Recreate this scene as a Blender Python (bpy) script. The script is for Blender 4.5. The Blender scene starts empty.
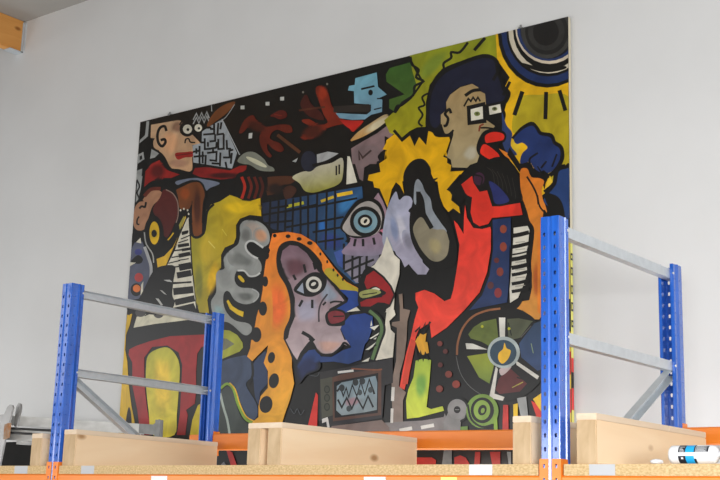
import bpy, bmesh, math, random
from mathutils import Vector, Matrix
from mathutils.geometry import tessellate_polygon
random.seed(7)
C = bpy.context.scene
COL = C.collection
FLOOR = 0.0
DECK = 1.75            # height of the beam tops above the floor
BAY, FW, FD, DEPTH = 2.8, 0.08, 0.084, 1.12   # bay pitch, upright width, upright depth, frame depth
WALL_Y = 1.8

# ------------------------------------------------------------------ camera
F_PX = 1240.38
YAW, PITCH, ROLL = 0.6639, 0.2198, 0.0291
CAM = Vector((5.08, -4.0185, -0.1654 + DECK))
fwd = Vector((-math.sin(YAW)*math.cos(PITCH), math.cos(YAW)*math.cos(PITCH), math.sin(PITCH)))
rgt0 = Vector((math.cos(YAW), math.sin(YAW), 0)); up0 = rgt0.cross(fwd)
rgt = rgt0*math.cos(ROLL) + up0*math.sin(ROLL)
upv = -rgt0*math.sin(ROLL) + up0*math.cos(ROLL)
cd = bpy.data.cameras.new('camera'); cam = bpy.data.objects.new('camera', cd); COL.objects.link(cam)
cam.matrix_world = Matrix(((rgt.x, upv.x, -fwd.x, CAM.x), (rgt.y, upv.y, -fwd.y, CAM.y), (rgt.z, upv.z, -fwd.z, CAM.z), (0, 0, 0, 1)))
cd.sensor_fit = 'HORIZONTAL'; cd.sensor_width = 36.0; cd.lens = 36.0*F_PX/720.0
C.camera = cam

# ------------------------------------------------------------------ world, lights, exposure
w = bpy.data.worlds.new('world'); C.world = w; w.use_nodes = True
bg = w.node_tree.nodes['Background']; bg.inputs[0].default_value = (0.93, 0.96, 1.0, 1); bg.inputs[1].default_value = 0.05
def area(name, loc, target, sx, sy, power, color=(1, 1, 1)):
    d = bpy.data.lights.new(name, 'AREA'); d.shape = 'RECTANGLE'; d.size = sx; d.size_y = sy; d.energy = power; d.color = color
    o = bpy.data.objects.new(name, d); COL.objects.link(o); o.location = loc
    o.rotation_euler = (Vector(target) - Vector(loc)).to_track_quat('-Z', 'Y').to_euler()
    return o
area('fill_band_front', (0.2, -3.0, 1.9), (0.6, 1.8, 1.2), 6.2, 0.5, 78, (1.0, 0.985, 0.96))  # added soft fill for brightness, no real opening at this spot
area('fill_band_left', (-5.2, -0.3, 1.9), (-2.0, 1.8, 1.7), 1.6, 0.7, 46, (0.98, 0.99, 1.0))  # invented fill light that lifts the left part of the wall
area('fill_band_right', (5.5, -3.2, 2.0), (1.5, 1.2, 1.75), 3.0, 0.7, 192, (0.97, 0.985, 1.0))  # unseen fill added to brighten the timber sides and right wall
area('added_uplight_behind_rack', (0.5, 1.42, 0.06), (0.5, 1.62, 2.2), 6.5, 0.6, 90, (0.97, 0.98, 1.0))  # added uplight hidden on the floor, lifts the lower wall
area('daylight_gate_left', (-4.2, -7.0, 3.3), (-4.2, 1.8, 3.3), 4.6, 2.2, 40, (0.97, 0.98, 1.0))
area('daylight_gate_far_left', (-12.2, -7.2, 4.3), (-9.0, 1.8, 3.6), 6.5, 2.2, 105, (0.98, 0.985, 1.0))
area('highlight_strip_right', (5.7, -3.4, 3.7), (2.6, 0.4, 2.4), 0.3, 2.6, 34, (0.97, 0.985, 1.0))  # added light strip, only for bright glints on the front uprights
area('highlight_strip_side', (8.0, 1.5, 3.1), (0.0, 1.1, 2.5), 0.4, 2.6, 30, (0.97, 0.985, 1.0))  # light strip put in for highlights on the rear upright flanges
C.view_settings.view_transform = 'Standard'; C.view_settings.look = 'None'
C.view_settings.gamma = 1.0; C.view_settings.use_curve_mapping = False
C.view_settings.exposure = 0.03

# ------------------------------------------------------------------ helpers
def lin1(v):
    v /= 255.0
    return v/12.92 if v <= 0.04045 else ((v+0.055)/1.055)**2.4
def lin(c, k=1.0): return tuple(min(0.92, max(0.0, lin1(v)*k)) for v in c)
def new_mat(name, color, rough=0.5, metal=0.0, spec=0.5):
    m = bpy.data.materials.new(name); m.use_nodes = True
    b = m.node_tree.nodes['Principled BSDF']
    b.inputs['Base Color'].default_value = (*color, 1); b.inputs['Roughness'].default_value = rough
    b.inputs['Metallic'].default_value = metal; b.inputs['Specular IOR Level'].default_value = spec
    return m
def vary(m, c1, c2, scale=(5, 5, 5), detail=4, lo=0.35, hi=0.65, bump=0.0, dist=0.0, ntype='NOISE'):
    nt = m.node_tree; N = nt.nodes; L = nt.links; b = N['Principled BSDF']
    tc = N.new('ShaderNodeTexCoord'); mp = N.new('ShaderNodeMapping'); mp.inputs['Scale'].default_value = scale
    L.new(tc.outputs['Object'], mp.inputs['Vector'])
    if ntype == 'NOISE':
        n = N.new('ShaderNodeTexNoise'); n.inputs['Scale'].default_value = 1; n.inputs['Detail'].default_value = detail
        n.inputs['Distortion'].default_value = dist; out = n.outputs['Fac']
    else:
        n = N.new('ShaderNodeTexVoronoi'); n.inputs['Scale'].default_value = 1; out = n.outputs['Color']
    L.new(mp.outputs[0], n.inputs['Vector'])
    r = N.new('ShaderNodeValToRGB'); r.color_ramp.elements[0].position = lo; r.color_ramp.elements[1].position = hi
    r.color_ramp.elements[0].color = (*c1, 1); r.color_ramp.elements[1].color = (*c2, 1)
    L.new(out, r.inputs[0]); L.new(r.outputs[0], b.inputs['Base Color'])
    if bump:
        bp = N.new('ShaderNodeBump'); bp.inputs['Strength'].default_value = bump; bp.inputs['Distance'].default_value = 0.002
        L.new(out, bp.inputs['Height']); L.new(bp.outputs[0], b.inputs['Normal'])
    return m
class MB:
    """collects shapes and links them as one mesh object"""
    def __init__(s): s.bm = bmesh.new(); s.mi = 0
    def face(s, pts):
        f = s.bm.faces.new([s.bm.verts.new(p) for p in pts]); f.material_index = s.mi; return f
    def box(s, a, b, bevel=0.0):
        x0, y0, z0 = a; x1, y1, z1 = b
        vs = [s.bm.verts.new(p) for p in ((x0,y0,z0),(x1,y0,z0),(x1,y1,z0),(x0,y1,z0),(x0,y0,z1),(x1,y0,z1),(x1,y1,z1),(x0,y1,z1))]
        fs = [s.bm.faces.new([vs[i] for i in q]) for q in ((0,3,2,1),(4,5,6,7),(0,1,5,4),(1,2,6,5),(2,3,7,6),(3,0,4,7))]
        for f in fs: f.material_index = s.mi
        if bevel:
            es = {e for f in fs for e in f.edges}
            r = bmesh.ops.bevel(s.bm, geom=list(es), offset=bevel, segments=2, affect='EDGES')
            for f in r['faces']: f.material_index = s.mi
        return s
    def bar(s, p0, p1, prof, up=(0, 0, 1), closed=True, caps=True):
        """extrude a 2D profile (u sideways, v along up) from p0 to p1"""
        p0 = Vector(p0); p1 = Vector(p1); d = (p1-p0).normalized(); up = Vector(up)
        side = d.cross(up).normalized(); v = side.cross(d).normalized()
        A = [s.bm.verts.new(p0+side*a+v*b) for a, b in prof]; B = [s.bm.verts.new(p1+side*a+v*b) for a, b in prof]
        n = len(prof)
        for i in range(n if closed else n-1):
            j = (i+1) % n
            f = s.bm.faces.new((A[i], A[j], B[j], B[i])); f.material_index = s.mi
        if closed and caps:
            for q in (A[::-1], B):
                f = s.bm.faces.new(q); f.material_index = s.mi
        return s
    def tube(s, p0, p1, r, n=16, r1=None):
        r1 = r if r1 is None else r1
        p0 = Vector(p0); p1 = Vector(p1); d = (p1-p0).normalized(); a = d.orthogonal().normalized(); b = d.cross(a)
        A = []; B = []
        for i in range(n):
            t = 2*math.pi*i/n; o = a*math.cos(t)+b*math.sin(t)
            A.append(s.bm.verts.new(p0+o*r)); B.append(s.bm.verts.new(p1+o*r1))
        for i in range(n):
            j = (i+1) % n; f = s.bm.faces.new((A[i], A[j], B[j], B[i])); f.material_index = s.mi; f.smooth = True
        for q in (A[::-1], B):
            f = s.bm.faces.new(q); f.material_index = s.mi
        return s
    def plate(s, pts, thick, origin, ux, uy):
        """flat outline (2D points) with thickness along ux x uy"""
        ux = Vector(ux); uy = Vector(uy); n = ux.cross(uy); o = Vector(origin)
        A = [s.bm.verts.new(o+ux*a+uy*b) for a, b in pts]; B = [s.bm.verts.new(o+ux*a+uy*b+n*thick) for a, b in pts]
        k = len(pts)
        for i in range(k):
            j = (i+1) % k; f = s.bm.faces.new((A[i], A[j], B[j], B[i])); f.material_index = s.mi
        for q in (A[::-1], B):
            f = s.bm.faces.new(q); f.material_index = s.mi
        return s
    def build(s, name, mats, parent=None, loc=None, smooth=False, norm=True):
        if norm: bmesh.ops.recalc_face_normals(s.bm, faces=s.bm.faces)
        me = bpy.data.meshes.new(name); s.bm.to_mesh(me); s.bm.free()
        for m in (mats if isinstance(mats, (list, tuple)) else [mats]): me.materials.append(m)
        if smooth:
            for p in me.polygons: p.use_smooth = True
        o = bpy.data.objects.new(name, me); COL.objects.link(o)
        if loc is not None: o.location = loc
        if parent is not None: o.parent = parent
        return o
def tag(o, label=None, cat=None, group=None, kind=None):
    if label: o['label'] = label
    if cat: o['category'] = cat
    if group: o['group'] = group
    if kind: o['kind'] = kind
    return o
def thing(name, loc, label, cat, group=None):
    o = bpy.data.objects.new(name, None); COL.objects.link(o); o.location = loc; o.empty_display_size = 0.1
    return tag(o, label, cat, group)
def children(o): return [c for c in bpy.data.objects if c.parent == o]
def copy_tree(o, parent=None):
    kids = children(o)
    c = o.copy(); COL.objects.link(c)
    if parent is not None: c.parent = parent
    for k in kids: copy_tree(k, c)
    return c

# ------------------------------------------------------------------ materials
M = {}
M['wall'] = vary(new_mat('wall_plaster', (.8, .8, .79), 0.85, 0, .3), (.70, .70, .692), (.76, .76, .753), (1.2, 1.2, 1.2), 6, .3, .7, .12)
M['ceiling'] = new_mat('ceiling_board', (.34, .325, .30), 0.9)
M['floor'] = vary(new_mat('concrete', (.4, .4, .4), 0.6), (.36, .36, .35), (.45, .45, .44), (2, 2, 2), 6)
M['blue'] = vary(new_mat('blue_powder_coat', (.02, .12, .55), 0.26), (.012, .095, .47), (.018, .135, .62), (30, 30, 6), 4, .3, .7)
bb = M['blue'].node_tree.nodes['Principled BSDF']; bb.inputs['Coat Weight'].default_value = 1.0; bb.inputs['Coat Roughness'].default_value = .09
M['orange'] = vary(new_mat('orange_powder_coat', (.85, .22, .03), 0.34), (.86, .22, .02), (.92, .26, .028), (6, 30, 30), 4, .3, .7)
M['zinc'] = vary(new_mat('galvanised_steel', (.5, .54, .58), 0.42, .45), (.60, .64, .67), (.66, .70, .73), (25, 25, 25), 5, .35, .65)
M['bolt'] = new_mat('zinc_bolt', (.75, .76, .78), 0.3, .8)
def wood(name, c1, c2, scale, knot=True):
    m = vary(new_mat(name, c1, 0.62, 0, .35), c1, c2, scale, 5, .3, .7, .12, .6)
    nt = m.node_tree; N = nt.nodes; L = nt.links; b = N['Principled BSDF']
    if knot:
        src = b.inputs['Base Color'].links[0].from_socket
        tc = N.new('ShaderNodeTexCoord'); mp = N.new('ShaderNodeMapping'); mp.inputs['Scale'].default_value = (6, 3.2, 6)
        L.new(tc.outputs['Object'], mp.inputs['Vector'])
        v = N.new('ShaderNodeTexVoronoi'); v.inputs['Scale'].default_value = 1.0; L.new(mp.outputs[0], v.inputs['Vector'])
        r = N.new('ShaderNodeValToRGB'); r.color_ramp.elements[0].position = .05; r.color_ramp.elements[1].position = .13
        r.color_ramp.elements[0].color = (1, 1, 1, 1); r.color_ramp.elements[1].color = (0, 0, 0, 1)
        L.new(v.outputs['Distance'], r.inputs[0])
        mx = N.new('ShaderNodeMix'); mx.data_type = 'RGBA'; L.new(r.outputs[0], mx.inputs[0]); L.new(src, mx.inputs[6])
        mx.inputs[7].default_value = (c1[0]*.5, c1[1]*.4, c1[2]*.3, 1); L.new(mx.outputs[2], b.inputs['Base Color'])
    return m
M['timber'] = wood('pine_timber', (.86, .62, .385), (.92, .71, .475), (22, 1.6, 9))
M['end_grain'] = wood('pine_end_grain', (.50, .345, .19), (.62, .45, .27), (30, 2, 12), False)  # real end grain, its colour darkened further to offset strong front light
M['board'] = wood('pine_board', (.72, .56, .40), (.80, .66, .50), (14, 2, 40), False)
M['glulam'] = wood('glulam_timber', (.62, .26, .055), (.74, .36, .10), (14, 1.5, 14))
def chip():
    m = vary(new_mat('chipboard', (.6, .4, .2), 0.8, 0, .2), (.50, .335, .15), (.73, .54, .30), (95, 95, 150), 6, .32, .66, .3)
    return m
M['chip'] = chip()
M['tape'] = new_mat('white_tape', (.72, .73, .76), .5)
M['tape_grey'] = new_mat('grey_tape', (.52, .53, .55), .5)
M['sticker'] = new_mat('white_sticker', (.86, .85, .87), .45)
M['sticker_yellow'] = new_mat('yellow_sticker', (.85, .88, .22), .45)
M['grey_steel'] = vary(new_mat('grey_painted_steel', (.4, .4, .4), .5, .2), (.32, .315, .31), (.42, .415, .41), (9, 9, 9), 6)
M['dark_grey'] = vary(new_mat('dark_grey_steel', (.2, .2, .2), .5, .2), (.20, .205, .20), (.27, .275, .27), (14, 14, 14), 6)
M['pale_steel'] = vary(new_mat('worn_white_steel', (.6, .6, .58), .5), (.52, .52, .50), (.66, .66, .64), (8, 8, 20), 6)
M['rust'] = vary(new_mat('rusty_steel', (.4, .2, .08), .8), (.40, .17, .06), (.40, .30, .22), (30, 30, 30), 5)
M['black'] = vary(new_mat('black_panel', (.012, .012, .011), .8, 0, .2), (.010, .010, .009), (.016, .015, .013), (6, 6, 6))
M['black_rod'] = new_mat('black_rod', (.03, .03, .03), .4)
M['plastic'] = new_mat('white_plastic', (.86, .86, .87), .28)
M['film'] = new_mat('white_film', (.86, .86, .88), .35)

# ------------------------------------------------------------------ the setting
s = MB(); s.box((-18, -7.5, FLOOR-.2), (8, WALL_Y+.25, FLOOR)); tag(s.build('floor', M['floor']), kind='structure')
s = MB(); s.box((-18, WALL_Y, FLOOR), (8, WALL_Y+.25, DECK+3.73)); tag(s.build('wall_back', M['wall']), kind='structure')
s = MB(); s.box((-18, -7.5, DECK+3.73), (8, WALL_Y+.25, DECK+3.93)); tag(s.build('ceiling', M['ceiling']), kind='structure')

# glulam ceiling beam in its steel hanger
gb = thing('ceiling_beam', (-3.07, WALL_Y, DECK+3.464), 'orange timber ceiling beam meeting the white wall in the top left corner', 'beam')
s = MB(); s.box((-.04, -8.5, 0), (.04, -.012, .264), .004); s.build('timber_beam', M['glulam'], gb)
s = MB()
s.box((-.046, -.13, -.006), (.046, 0, 0)); s.box((.04, -.022, -.006), (.046, 0, .25)); s.box((-.046, -.13, 0), (-.04, 0, .2)); s.box((.04, -.012, 0), (.062, 0, .25))
tag(s.build('steel_hanger', M['zinc'], gb), 'grey steel beam hanger')

# ------------------------------------------------------------------ pallet rack frames
PITCH_H = 0.05
TOP = DECK + 0.963
def hole_cell(s, f, u0, u1, z0, z1, hw, hh):
    """ring of two faces round a pointed slot; f maps (u, z) to a point"""
    um = (u0+u1)/2; zm = (z0+z1)/2
    i = [(um, zm+hh), (um+hw, zm+hh*.55), (um+hw*.8, zm-hh), (um-hw*.8, zm-hh), (um-hw, zm+hh*.55)]
    s.face([f(u0, z0), f(u0, z1), f(um, z1), f(*i[0]), f(*i[4]), f(*i[3]), f(um, zm-hh), f(um, z0)])
    s.face([f(um, z1), f(u1, z1), f(u1, z0), f(um, z0), f(um, zm-hh), f(*i[2]), f(*i[1]), f(*i[0])])
def upright_mesh(top):
    """perforated lipped channel, web towards -Y, local x 0..FW, y 0..FD, z 0..top"""
    s = MB()
    seg = lambda pts: [(a_, b_, False) for a_, b_ in zip(pts, pts[1:])]
    gl = [(.0305, 0), (.0372, .0045)]; gr = [(.08-x_, y_) for x_, y_ in reversed(gl)]
    web = [((.005, 0), (.0305, 0), True)]+seg(gl)+[(gl[-1], gr[0], False)]+seg(gr)+[((.0495, 0), (.075, 0), True)]
    fl = seg([(.075, 0), (.0785, .0024)])+[((.0785, .0024), (.0785, .043), 'dots'), ((.0785, .043), (.0825, .0457), False), ((.0825, .0457), (.0825, .0475), False), ((.0825, .0475), (.0755, .0665), False), ((.0755, .0665), (.0755, FD-.003), 'dots'), ((.0755, FD-.003), (.0725, FD), False), ((.0725, FD), (.061, FD), False)]
    n = int((top-.02)/PITCH_H); zt = top-.018
    def strip(a, b, holes, k=0):
        f = lambda u, z: (a[0]+(b[0]-a[0])*u, a[1]+(b[1]-a[1])*u, z)
        L = math.hypot(b[0]-a[0], b[1]-a[1])
        if not holes: s.face([f(0, 0), f(1, 0), f(1, top), f(0, top)]); return
        hw, hh = (.0052/L, .0085) if holes is True else (.0028/L, .003)
        z1 = top
        for i in range(n):
            zc = zt-i*PITCH_H; z0 = zc-PITCH_H/2
            if z0 < .05: break
            zz1 = min(top, zc+PITCH_H/2)
            if zz1-zc < .02:
                s.face([f(0, z0), f(1, z0), f(1, zc+.0), f(0, zc+.0)]) if False else None
                hole_cell(s, f, 0, 1, z0, z1, hw, hh*.9) if False else s.face([f(0, z0), f(1, z0), f(1, z1), f(0, z1)])
            else: hole_cell(s, f, 0, 1, z0, zz1, hw, hh)
            z1 = z0
        s.face([f(0, 0), f(1, 0), f(1, z1), f(0, z1)])
    for a, b, h in web: strip(a, b, h)
    for a, b, h in fl: strip(a, b, h)
    for a, b, h in fl: strip((FW-a[0], a[1]), (FW-b[0], b[1]), h)
    return s
um = upright_mesh(TOP)
bmesh.ops.remove_doubles(um.bm, verts=um.bm.verts, dist=.0004)
bmesh.ops.recalc_face_normals(um.bm, faces=um.bm.faces)
UP_ME = bpy.data.meshes.new('upright'); um.bm.to_mesh(UP_ME); um.bm.free(); UP_ME.materials.append(M['blue'])
def make_frame(name, x, label, flip, diag):
    t = thing(name, (x, 0, FLOOR), label, 'rack frame', 'blue pallet rack frames')
    for k in (0, 1):
        o = bpy.data.objects.new('upright', UP_ME); COL.objects.link(o); o.parent = t
        if k: o.location = (FW, DEPTH, 0); o.rotation_euler = (0, 0, math.pi)
        md = o.modifiers.new('sheet', 'SOLIDIFY'); md.thickness = .002; md.offset = 0
        s = MB(); y0, y1 = (-.01, .10) if not k else (DEPTH-.10, DEPTH+.01)
        s.box((-.01, y0, 0), (FW+.01, y1, .006)); s.build('foot_plate', M['zinc'], t)
    # C section braces: u sideways, v up
    xb = .042
    def cprof(w, h, open_right):
        q = [(-w/2, -h/2), (w/2, -h/2), (w/2, -h/2+.002), (-w/2+.002, -h/2+.002), (-w/2+.002, h/2-.002), (w/2, h/2-.002), (w/2, h/2), (-w/2, h/2)]
        return q if open_right else [(-a, b) for a, b in q]
    W = .036
    zs = [.92, .512]
    z = .512
    while z-.62 > -DECK+.1: z -= .62; zs.append(z)
    for q in zs[:2]:
        s = MB(); s.bar((xb, .03, DECK+q), (xb, DEPTH-.03, DECK+q), cprof(W, .042, flip)); s.build('brace', M['zinc'], t)
    a = zs[1:]
    fwdd = diag
    for i in range(len(a)-1):
        ya, yb = (.055, DEPTH-.06) if fwdd else (DEPTH-.055, .06)
        zz = -.022 if i == 0 else -.01
        s = MB(); s.bar((xb+.002, ya, DECK+a[i]+zz), (xb+.002, yb, DECK+a[i+1]+.02), cprof(W, .042, flip)); s.build('brace', M['zinc'], t)
        fwdd = not fwdd
    for i, (y, q) in enumerate(((.078, .92), (.078, .512), (DEPTH-.080, .92), (DEPTH-.080, .512))):
        s = MB(); s.tube((.006, y, DECK+q), (FW-.007, y, DECK+q), .0045, 8); s.tube((FW-.008, y, DECK+q), (FW-.003, y, DECK+q), .006, 6)
        tag(s.build('bolt', M['bolt'], t), 'bright zinc bolt')
    return t
fl_ = make_frame('rack_frame', 0, 'blue perforated rack frame at the left with a brace falling towards the wall', True, True)
fr_ = make_frame('rack_frame', BAY, 'blue perforated rack frame at the right, covering the right edge of the mural', False, False)

# ------------------------------------------------------------------ beams
def plate_holes(s, f, u0, u1, z0, z1, n):
    zs = [z0+(z1-z0)*i/n for i in range(n+1)]
    for i in range(n): hole_cell(s, f, u0, u1, zs[i], zs[i+1], .10*(1), .0075) if False else hole_cell(s, f, u0, u1, zs[i], zs[i+1], (u1-u0)*.14, .008)
def connector(parent, x_edge, direction, y, z0, z1, front=-1):
    """L plate: lies on the upright face, returns into the bay. direction +1: plate extends to +X from x_edge"""
    s = MB(); n = max(2, round((z1-z0)/PITCH_H))
    f = lambda u, z: (u, y, z)
    a, b = sorted((x_edge, x_edge+direction*.036))
    plate_holes(s, f, a, b, z0, z1, n)
    g = lambda v, z: (x_edge, v, z)
    c, d = sorted((y, y-front*.05))
    plate_holes(s, g, c, d, z0, z1, n)
    bmesh.ops.remove_doubles(s.bm, verts=s.bm.verts, dist=.0003)
    o = s.build('end_connector', M['orange'], parent)
    md = o.modifiers.new('sheet', 'SOLIDIFY'); md.thickness = .003; md.offset = 0
    return o
def make_beam(x0, x1, label, zl, zr, h, y0, y1, front, cz0, cz1, lconn=True, rconn=True, group=None):
    """box beam between two frames, x0/x1 are the inner faces of the frames"""
    t = thing('rack_beam', (x0, y0, DECK), label, 'beam', group or 'orange pallet rack beams')
    s = MB(); L = x1-x0
    e = .004
    prof_y = (0, y1-y0)
    vs = []
    for xx, zz in ((e, zl), (L-e, zr)):
        b = .006
        ring = [(prof_y[0], zz-h+b), (prof_y[0], zz-b), (prof_y[0]+b, zz), (prof_y[1]-b, zz), (prof_y[1], zz-b), (prof_y[1], zz-h+b), (prof_y[1]-b, zz-h), (prof_y[0]+b, zz-h)]
        vs.append([s.bm.verts.new((xx, yy, z)) for yy, z in ring])
    for i in range(8):
        j = (i+1) % 8; s.bm.faces.new((vs[0][i], vs[0][j], vs[1][j], vs[1][i]))
    s.bm.faces.new(vs[0]); s.bm.faces.new(vs[1][::-1])
    s.build('beam_box', M['orange'], t)
    yc = -.003 if front < 0 else (y1-y0)+.003
    if lconn: connector(t, .003, -1, yc, cz0, cz1, front)
    if rconn: connector(t, L-.003, 1, yc, cz0, cz1, front)
    return t
bL = make_beam(-BAY+FW, 0, 'orange front rack beam left of the left blue frame', 0, 0, .11, 0, .05, -1, -.14, .06, False, True)
bM = make_beam(FW, BAY, 'long orange front rack beam between the two blue frames', 0, 0, .11, 0, .05, -1, -.14, .06)
bR = make_beam(BAY+FW, 2*BAY, 'orange front rack beam right of the right blue frame, under the white bottle', 0, 0, .11, 0, .05, -1, -.14, .06, True, False)
# higher stop beams across the back
rM = make_beam(FW, BAY, 'orange back stop beam low in front of the painted mural', .272, .252, .092, DEPTH-.05, DEPTH, 1, .15, .285)
rR = make_beam(BAY+FW, 2*BAY, 'orange back stop beam at the right edge, behind the timber bearer', .250, .250, .075, DEPTH-.05, DEPTH, 1, .145, .268, True, False)
def sticker(parent, name, m, x0, x1, z0, z1, lab):
    s = MB(); s.box((x0-parent.location.x, -.0012, z0), (x1-parent.location.x, -.0002, z1)); o = s.build(name, m, parent); tag(o, lab); return o
sticker(bM, 'sticker', M['sticker'], .755, .86, -.075, -.0065, 'white sticker')
sticker(bM, 'sticker', M['sticker'], 1.992, 2.10, -.075, -.0065, 'white sticker')
sticker(bM, 'sticker', M['sticker_yellow'], 2.364, 2.437, -.075, -.0065, 'yellow sticker')

# ------------------------------------------------------------------ chipboard decks
CH = .041
def deck(x0, x1, label, tapes):
    s = MB(); s.box((0, 0, 0), (x1-x0, 1.06, CH), .0012)
    t = thing('shelf_board', (x0, .001, DECK+.0005), label, 'shelf board', 'chipboard shelf boards')
    s.build('board', M['chip'], t)
    for a, b, m, nm in tapes:
        s = MB(); s.box((a-x0, -.0012, .0015), (b-x0, -.0002, CH-.001)); tag(s.build('tape_strip', M[m], t), nm)
    return t
deck(-BAY+FW+.006, -.006, 'chipboard shelf board left of the left blue frame', [(-.262, -.158, 'tape_grey', 'grey tape')])
deck(FW+.008, BAY-.012, 'long chipboard shelf board between the two blue frames', [(.256, .351, 'tape_grey', 'grey tape'), (2.491, 2.593, 'tape', 'white tape')])
deck(BAY+FW+.012, 2*BAY-.008, 'chipboard shelf board carrying the white bottle at the right', [(2.994, 3.094, 'tape_grey', 'grey tape')])

# ------------------------------------------------------------------ timber bearers on the decks
ZD = DECK+.0005+CH
def bearer(x0, blocks, y1, h, label, group, tx0=None, tx1=None, split=None):
    t = thing('timber_bearer', (x0, .012, ZD+.0003), label, 'timber', group or 'timber bearers on the shelf boards')
    for a, b in blocks:
        s = MB(); s.box((a-x0, 0, 0), (b-x0, y1-.012, h-.024), .003); o = s.build('timber_block', [M['timber'], M['end_grain']], t)
        for p in o.data.polygons:
            if abs(p.normal.y) > .9: p.material_index = 1
    a = (tx0 if tx0 is not None else blocks[0][0])-x0; b = (tx1 if tx1 is not None else blocks[-1][1])-x0
    cuts = [0]+([split] if split else [])+[y1-.012]
    for i in range(len(cuts)-1):
        s = MB(); s.box((a, cuts[i]+(.0015 if i else 0), h-.0238), (b, cuts[i+1], h), .002); s.build('top_board', M['board'], t)
    return t
bearer(-.160, [(-.160, -.076)], .95, .162, 'pine timber bearer just left of the left blue frame, seen end on', None)
bearer(.092, [(.092, .187)], 1.01, .177, 'long pine timber bearer beside the left blue frame, its side facing right', None)
bearer(1.335, [(1.335, 1.412), (1.452, 1.532)], 1.02, .181, 'twin pine timber bearer with a dark gap, in the middle of the shelf', None)
bearer(2.673, [(2.673, 2.752)], .98, .177, 'pine timber bearer close against the left side of the right blue frame', None)
bearer(2.938, [(2.938, 3.018)], 1.0, .180, 'long pine timber bearer right of the right blue frame, behind the white bottle', None, split=.62)

# orange connector stub on the back of the left frame
s = MB(); s.box((-.10, DEPTH-.055, DECK+.15), (-.004, DEPTH-.003, DECK+.268), .003); tag(s.build('connector_stub', M['orange'], fl_), 'orange connector stub')

# ------------------------------------------------------------------ white bottle and plastic on the right deck
R_ = .0315
bt = thing('bottle', (3.279, .045, ZD+R_+.0005), 'white plastic bottle with black and bright blue label, lying on the chipboard', 'bottle')
s = MB()
prof = [(0, .012), (.003, .024), (.010, .031), (.018, R_), (.152, R_), (.164, .028), (.172, .016), (.176, .010), (.204, .010), (.205, .001)]
rings = []
for xx, r in prof:
    rings.append([s.bm.verts.new((xx, r*math.cos(2*math.pi*i/40), r*math.sin(2*math.pi*i/40))) for i in range(40)])
for a, b in zip(rings, rings[1:]):
    for i in range(40):
        j = (i+1) % 40; f = s.bm.faces.new((a[i], a[j], b[j], b[i])); f.smooth = True
s.bm.faces.new(rings[0][::-1]); s.bm.faces.new(rings[-1])
s.build('bottle_body', M['plastic'], bt)
ink = [new_mat('label_black', (.02, .022, .03), .35), new_mat('label_blue', (.02, .42, .85), .35), new_mat('label_grey', (.22, .23, .24), .4), new_mat('label_white', (.8, .8, .82), .4)]
def wrap(x0, x1, a0, a1, k, r=R_+.0004, skew=0.0):
    s.mi = k; n = max(2, int(abs(a1-a0)/6))
    for i in range(n):
        t0 = math.radians(a0+(a1-a0)*i/n); t1 = math.radians(a0+(a1-a0)*(i+1)/n)
        P = lambda x, t: (x, -r*math.cos(t), r*math.sin(t))
        s.face([P(x0, t0), P(x1, t0), P(x1, t1), P(x0, t1)]).smooth = True
s = MB()
wrap(.042, .068, 12, 80, 0); wrap(.068, .098, 12, 80, 1); wrap(.098, .103, 12, 80, 0); wrap(.104, .143, 14, 62, 2); wrap(.143, .149, 14, 62, 0)
wrap(.042, .068, -70, -10, 0); wrap(.068, .098, -70, -10, 1); wrap(.098, .106, -70, -28, 0)  # white gap between the label halves paints in the glossy highlight
for a in (18, 28, 38, 48): wrap(.047, .064 - .004*(a % 3), a, a+4, 3, R_+.0007)
wrap(.052, .060, -30, -18, 3, R_+.0007)
for i in range(5): wrap(.107, .139-.006*(i % 2), 19+9*i, 21+9*i, 3, R_+.0007)
tag(s.build('bottle_label', ink, bt, norm=False), 'black and blue label')
s = MB(); s.tube((.176, 0, 0), (.2, 0, 0), .0125, 20); s.build('cap', M['plastic'], bt)
def crumple(name, loc, size, seed, label, cat):
    s = MB(); rnd = random.Random(seed)
    bmesh.ops.create_icosphere(s.bm, subdivisions=4, radius=1.0)
    from mathutils import noise
    off = Vector((rnd.random()*9, rnd.random()*9, rnd.random()*9))
    for v in s.bm.verts:
        k = 1+.28*noise.ridged_multi_fractal(v.co*1.6+off, 1.0, 2.0, 4, 1.0, 2.0)*.5-.14
        v.co = Vector((v.co.x*size[0]*k, v.co.y*size[1]*k, max(-.92, v.co.z*k)*size[2]))
    zmin = min(v.co.z for v in s.bm.verts)
    for v in s.bm.verts: v.co.z -= zmin
    return tag(s.build(name, M['film'], None, loc, norm=True), label, cat)
crumple('plastic_bag', (3.572, .06, ZD+.0006), (.075, .035, .034), 3, 'crumpled white plastic bag beside the bottle at the right edge', 'bag')
crumple('plastic_scrap', (3.236, .03, ZD+.0006), (.022, .02, .0085), 5, 'small white plastic scrap on the chipboard left of the bottle', 'scrap')

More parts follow.
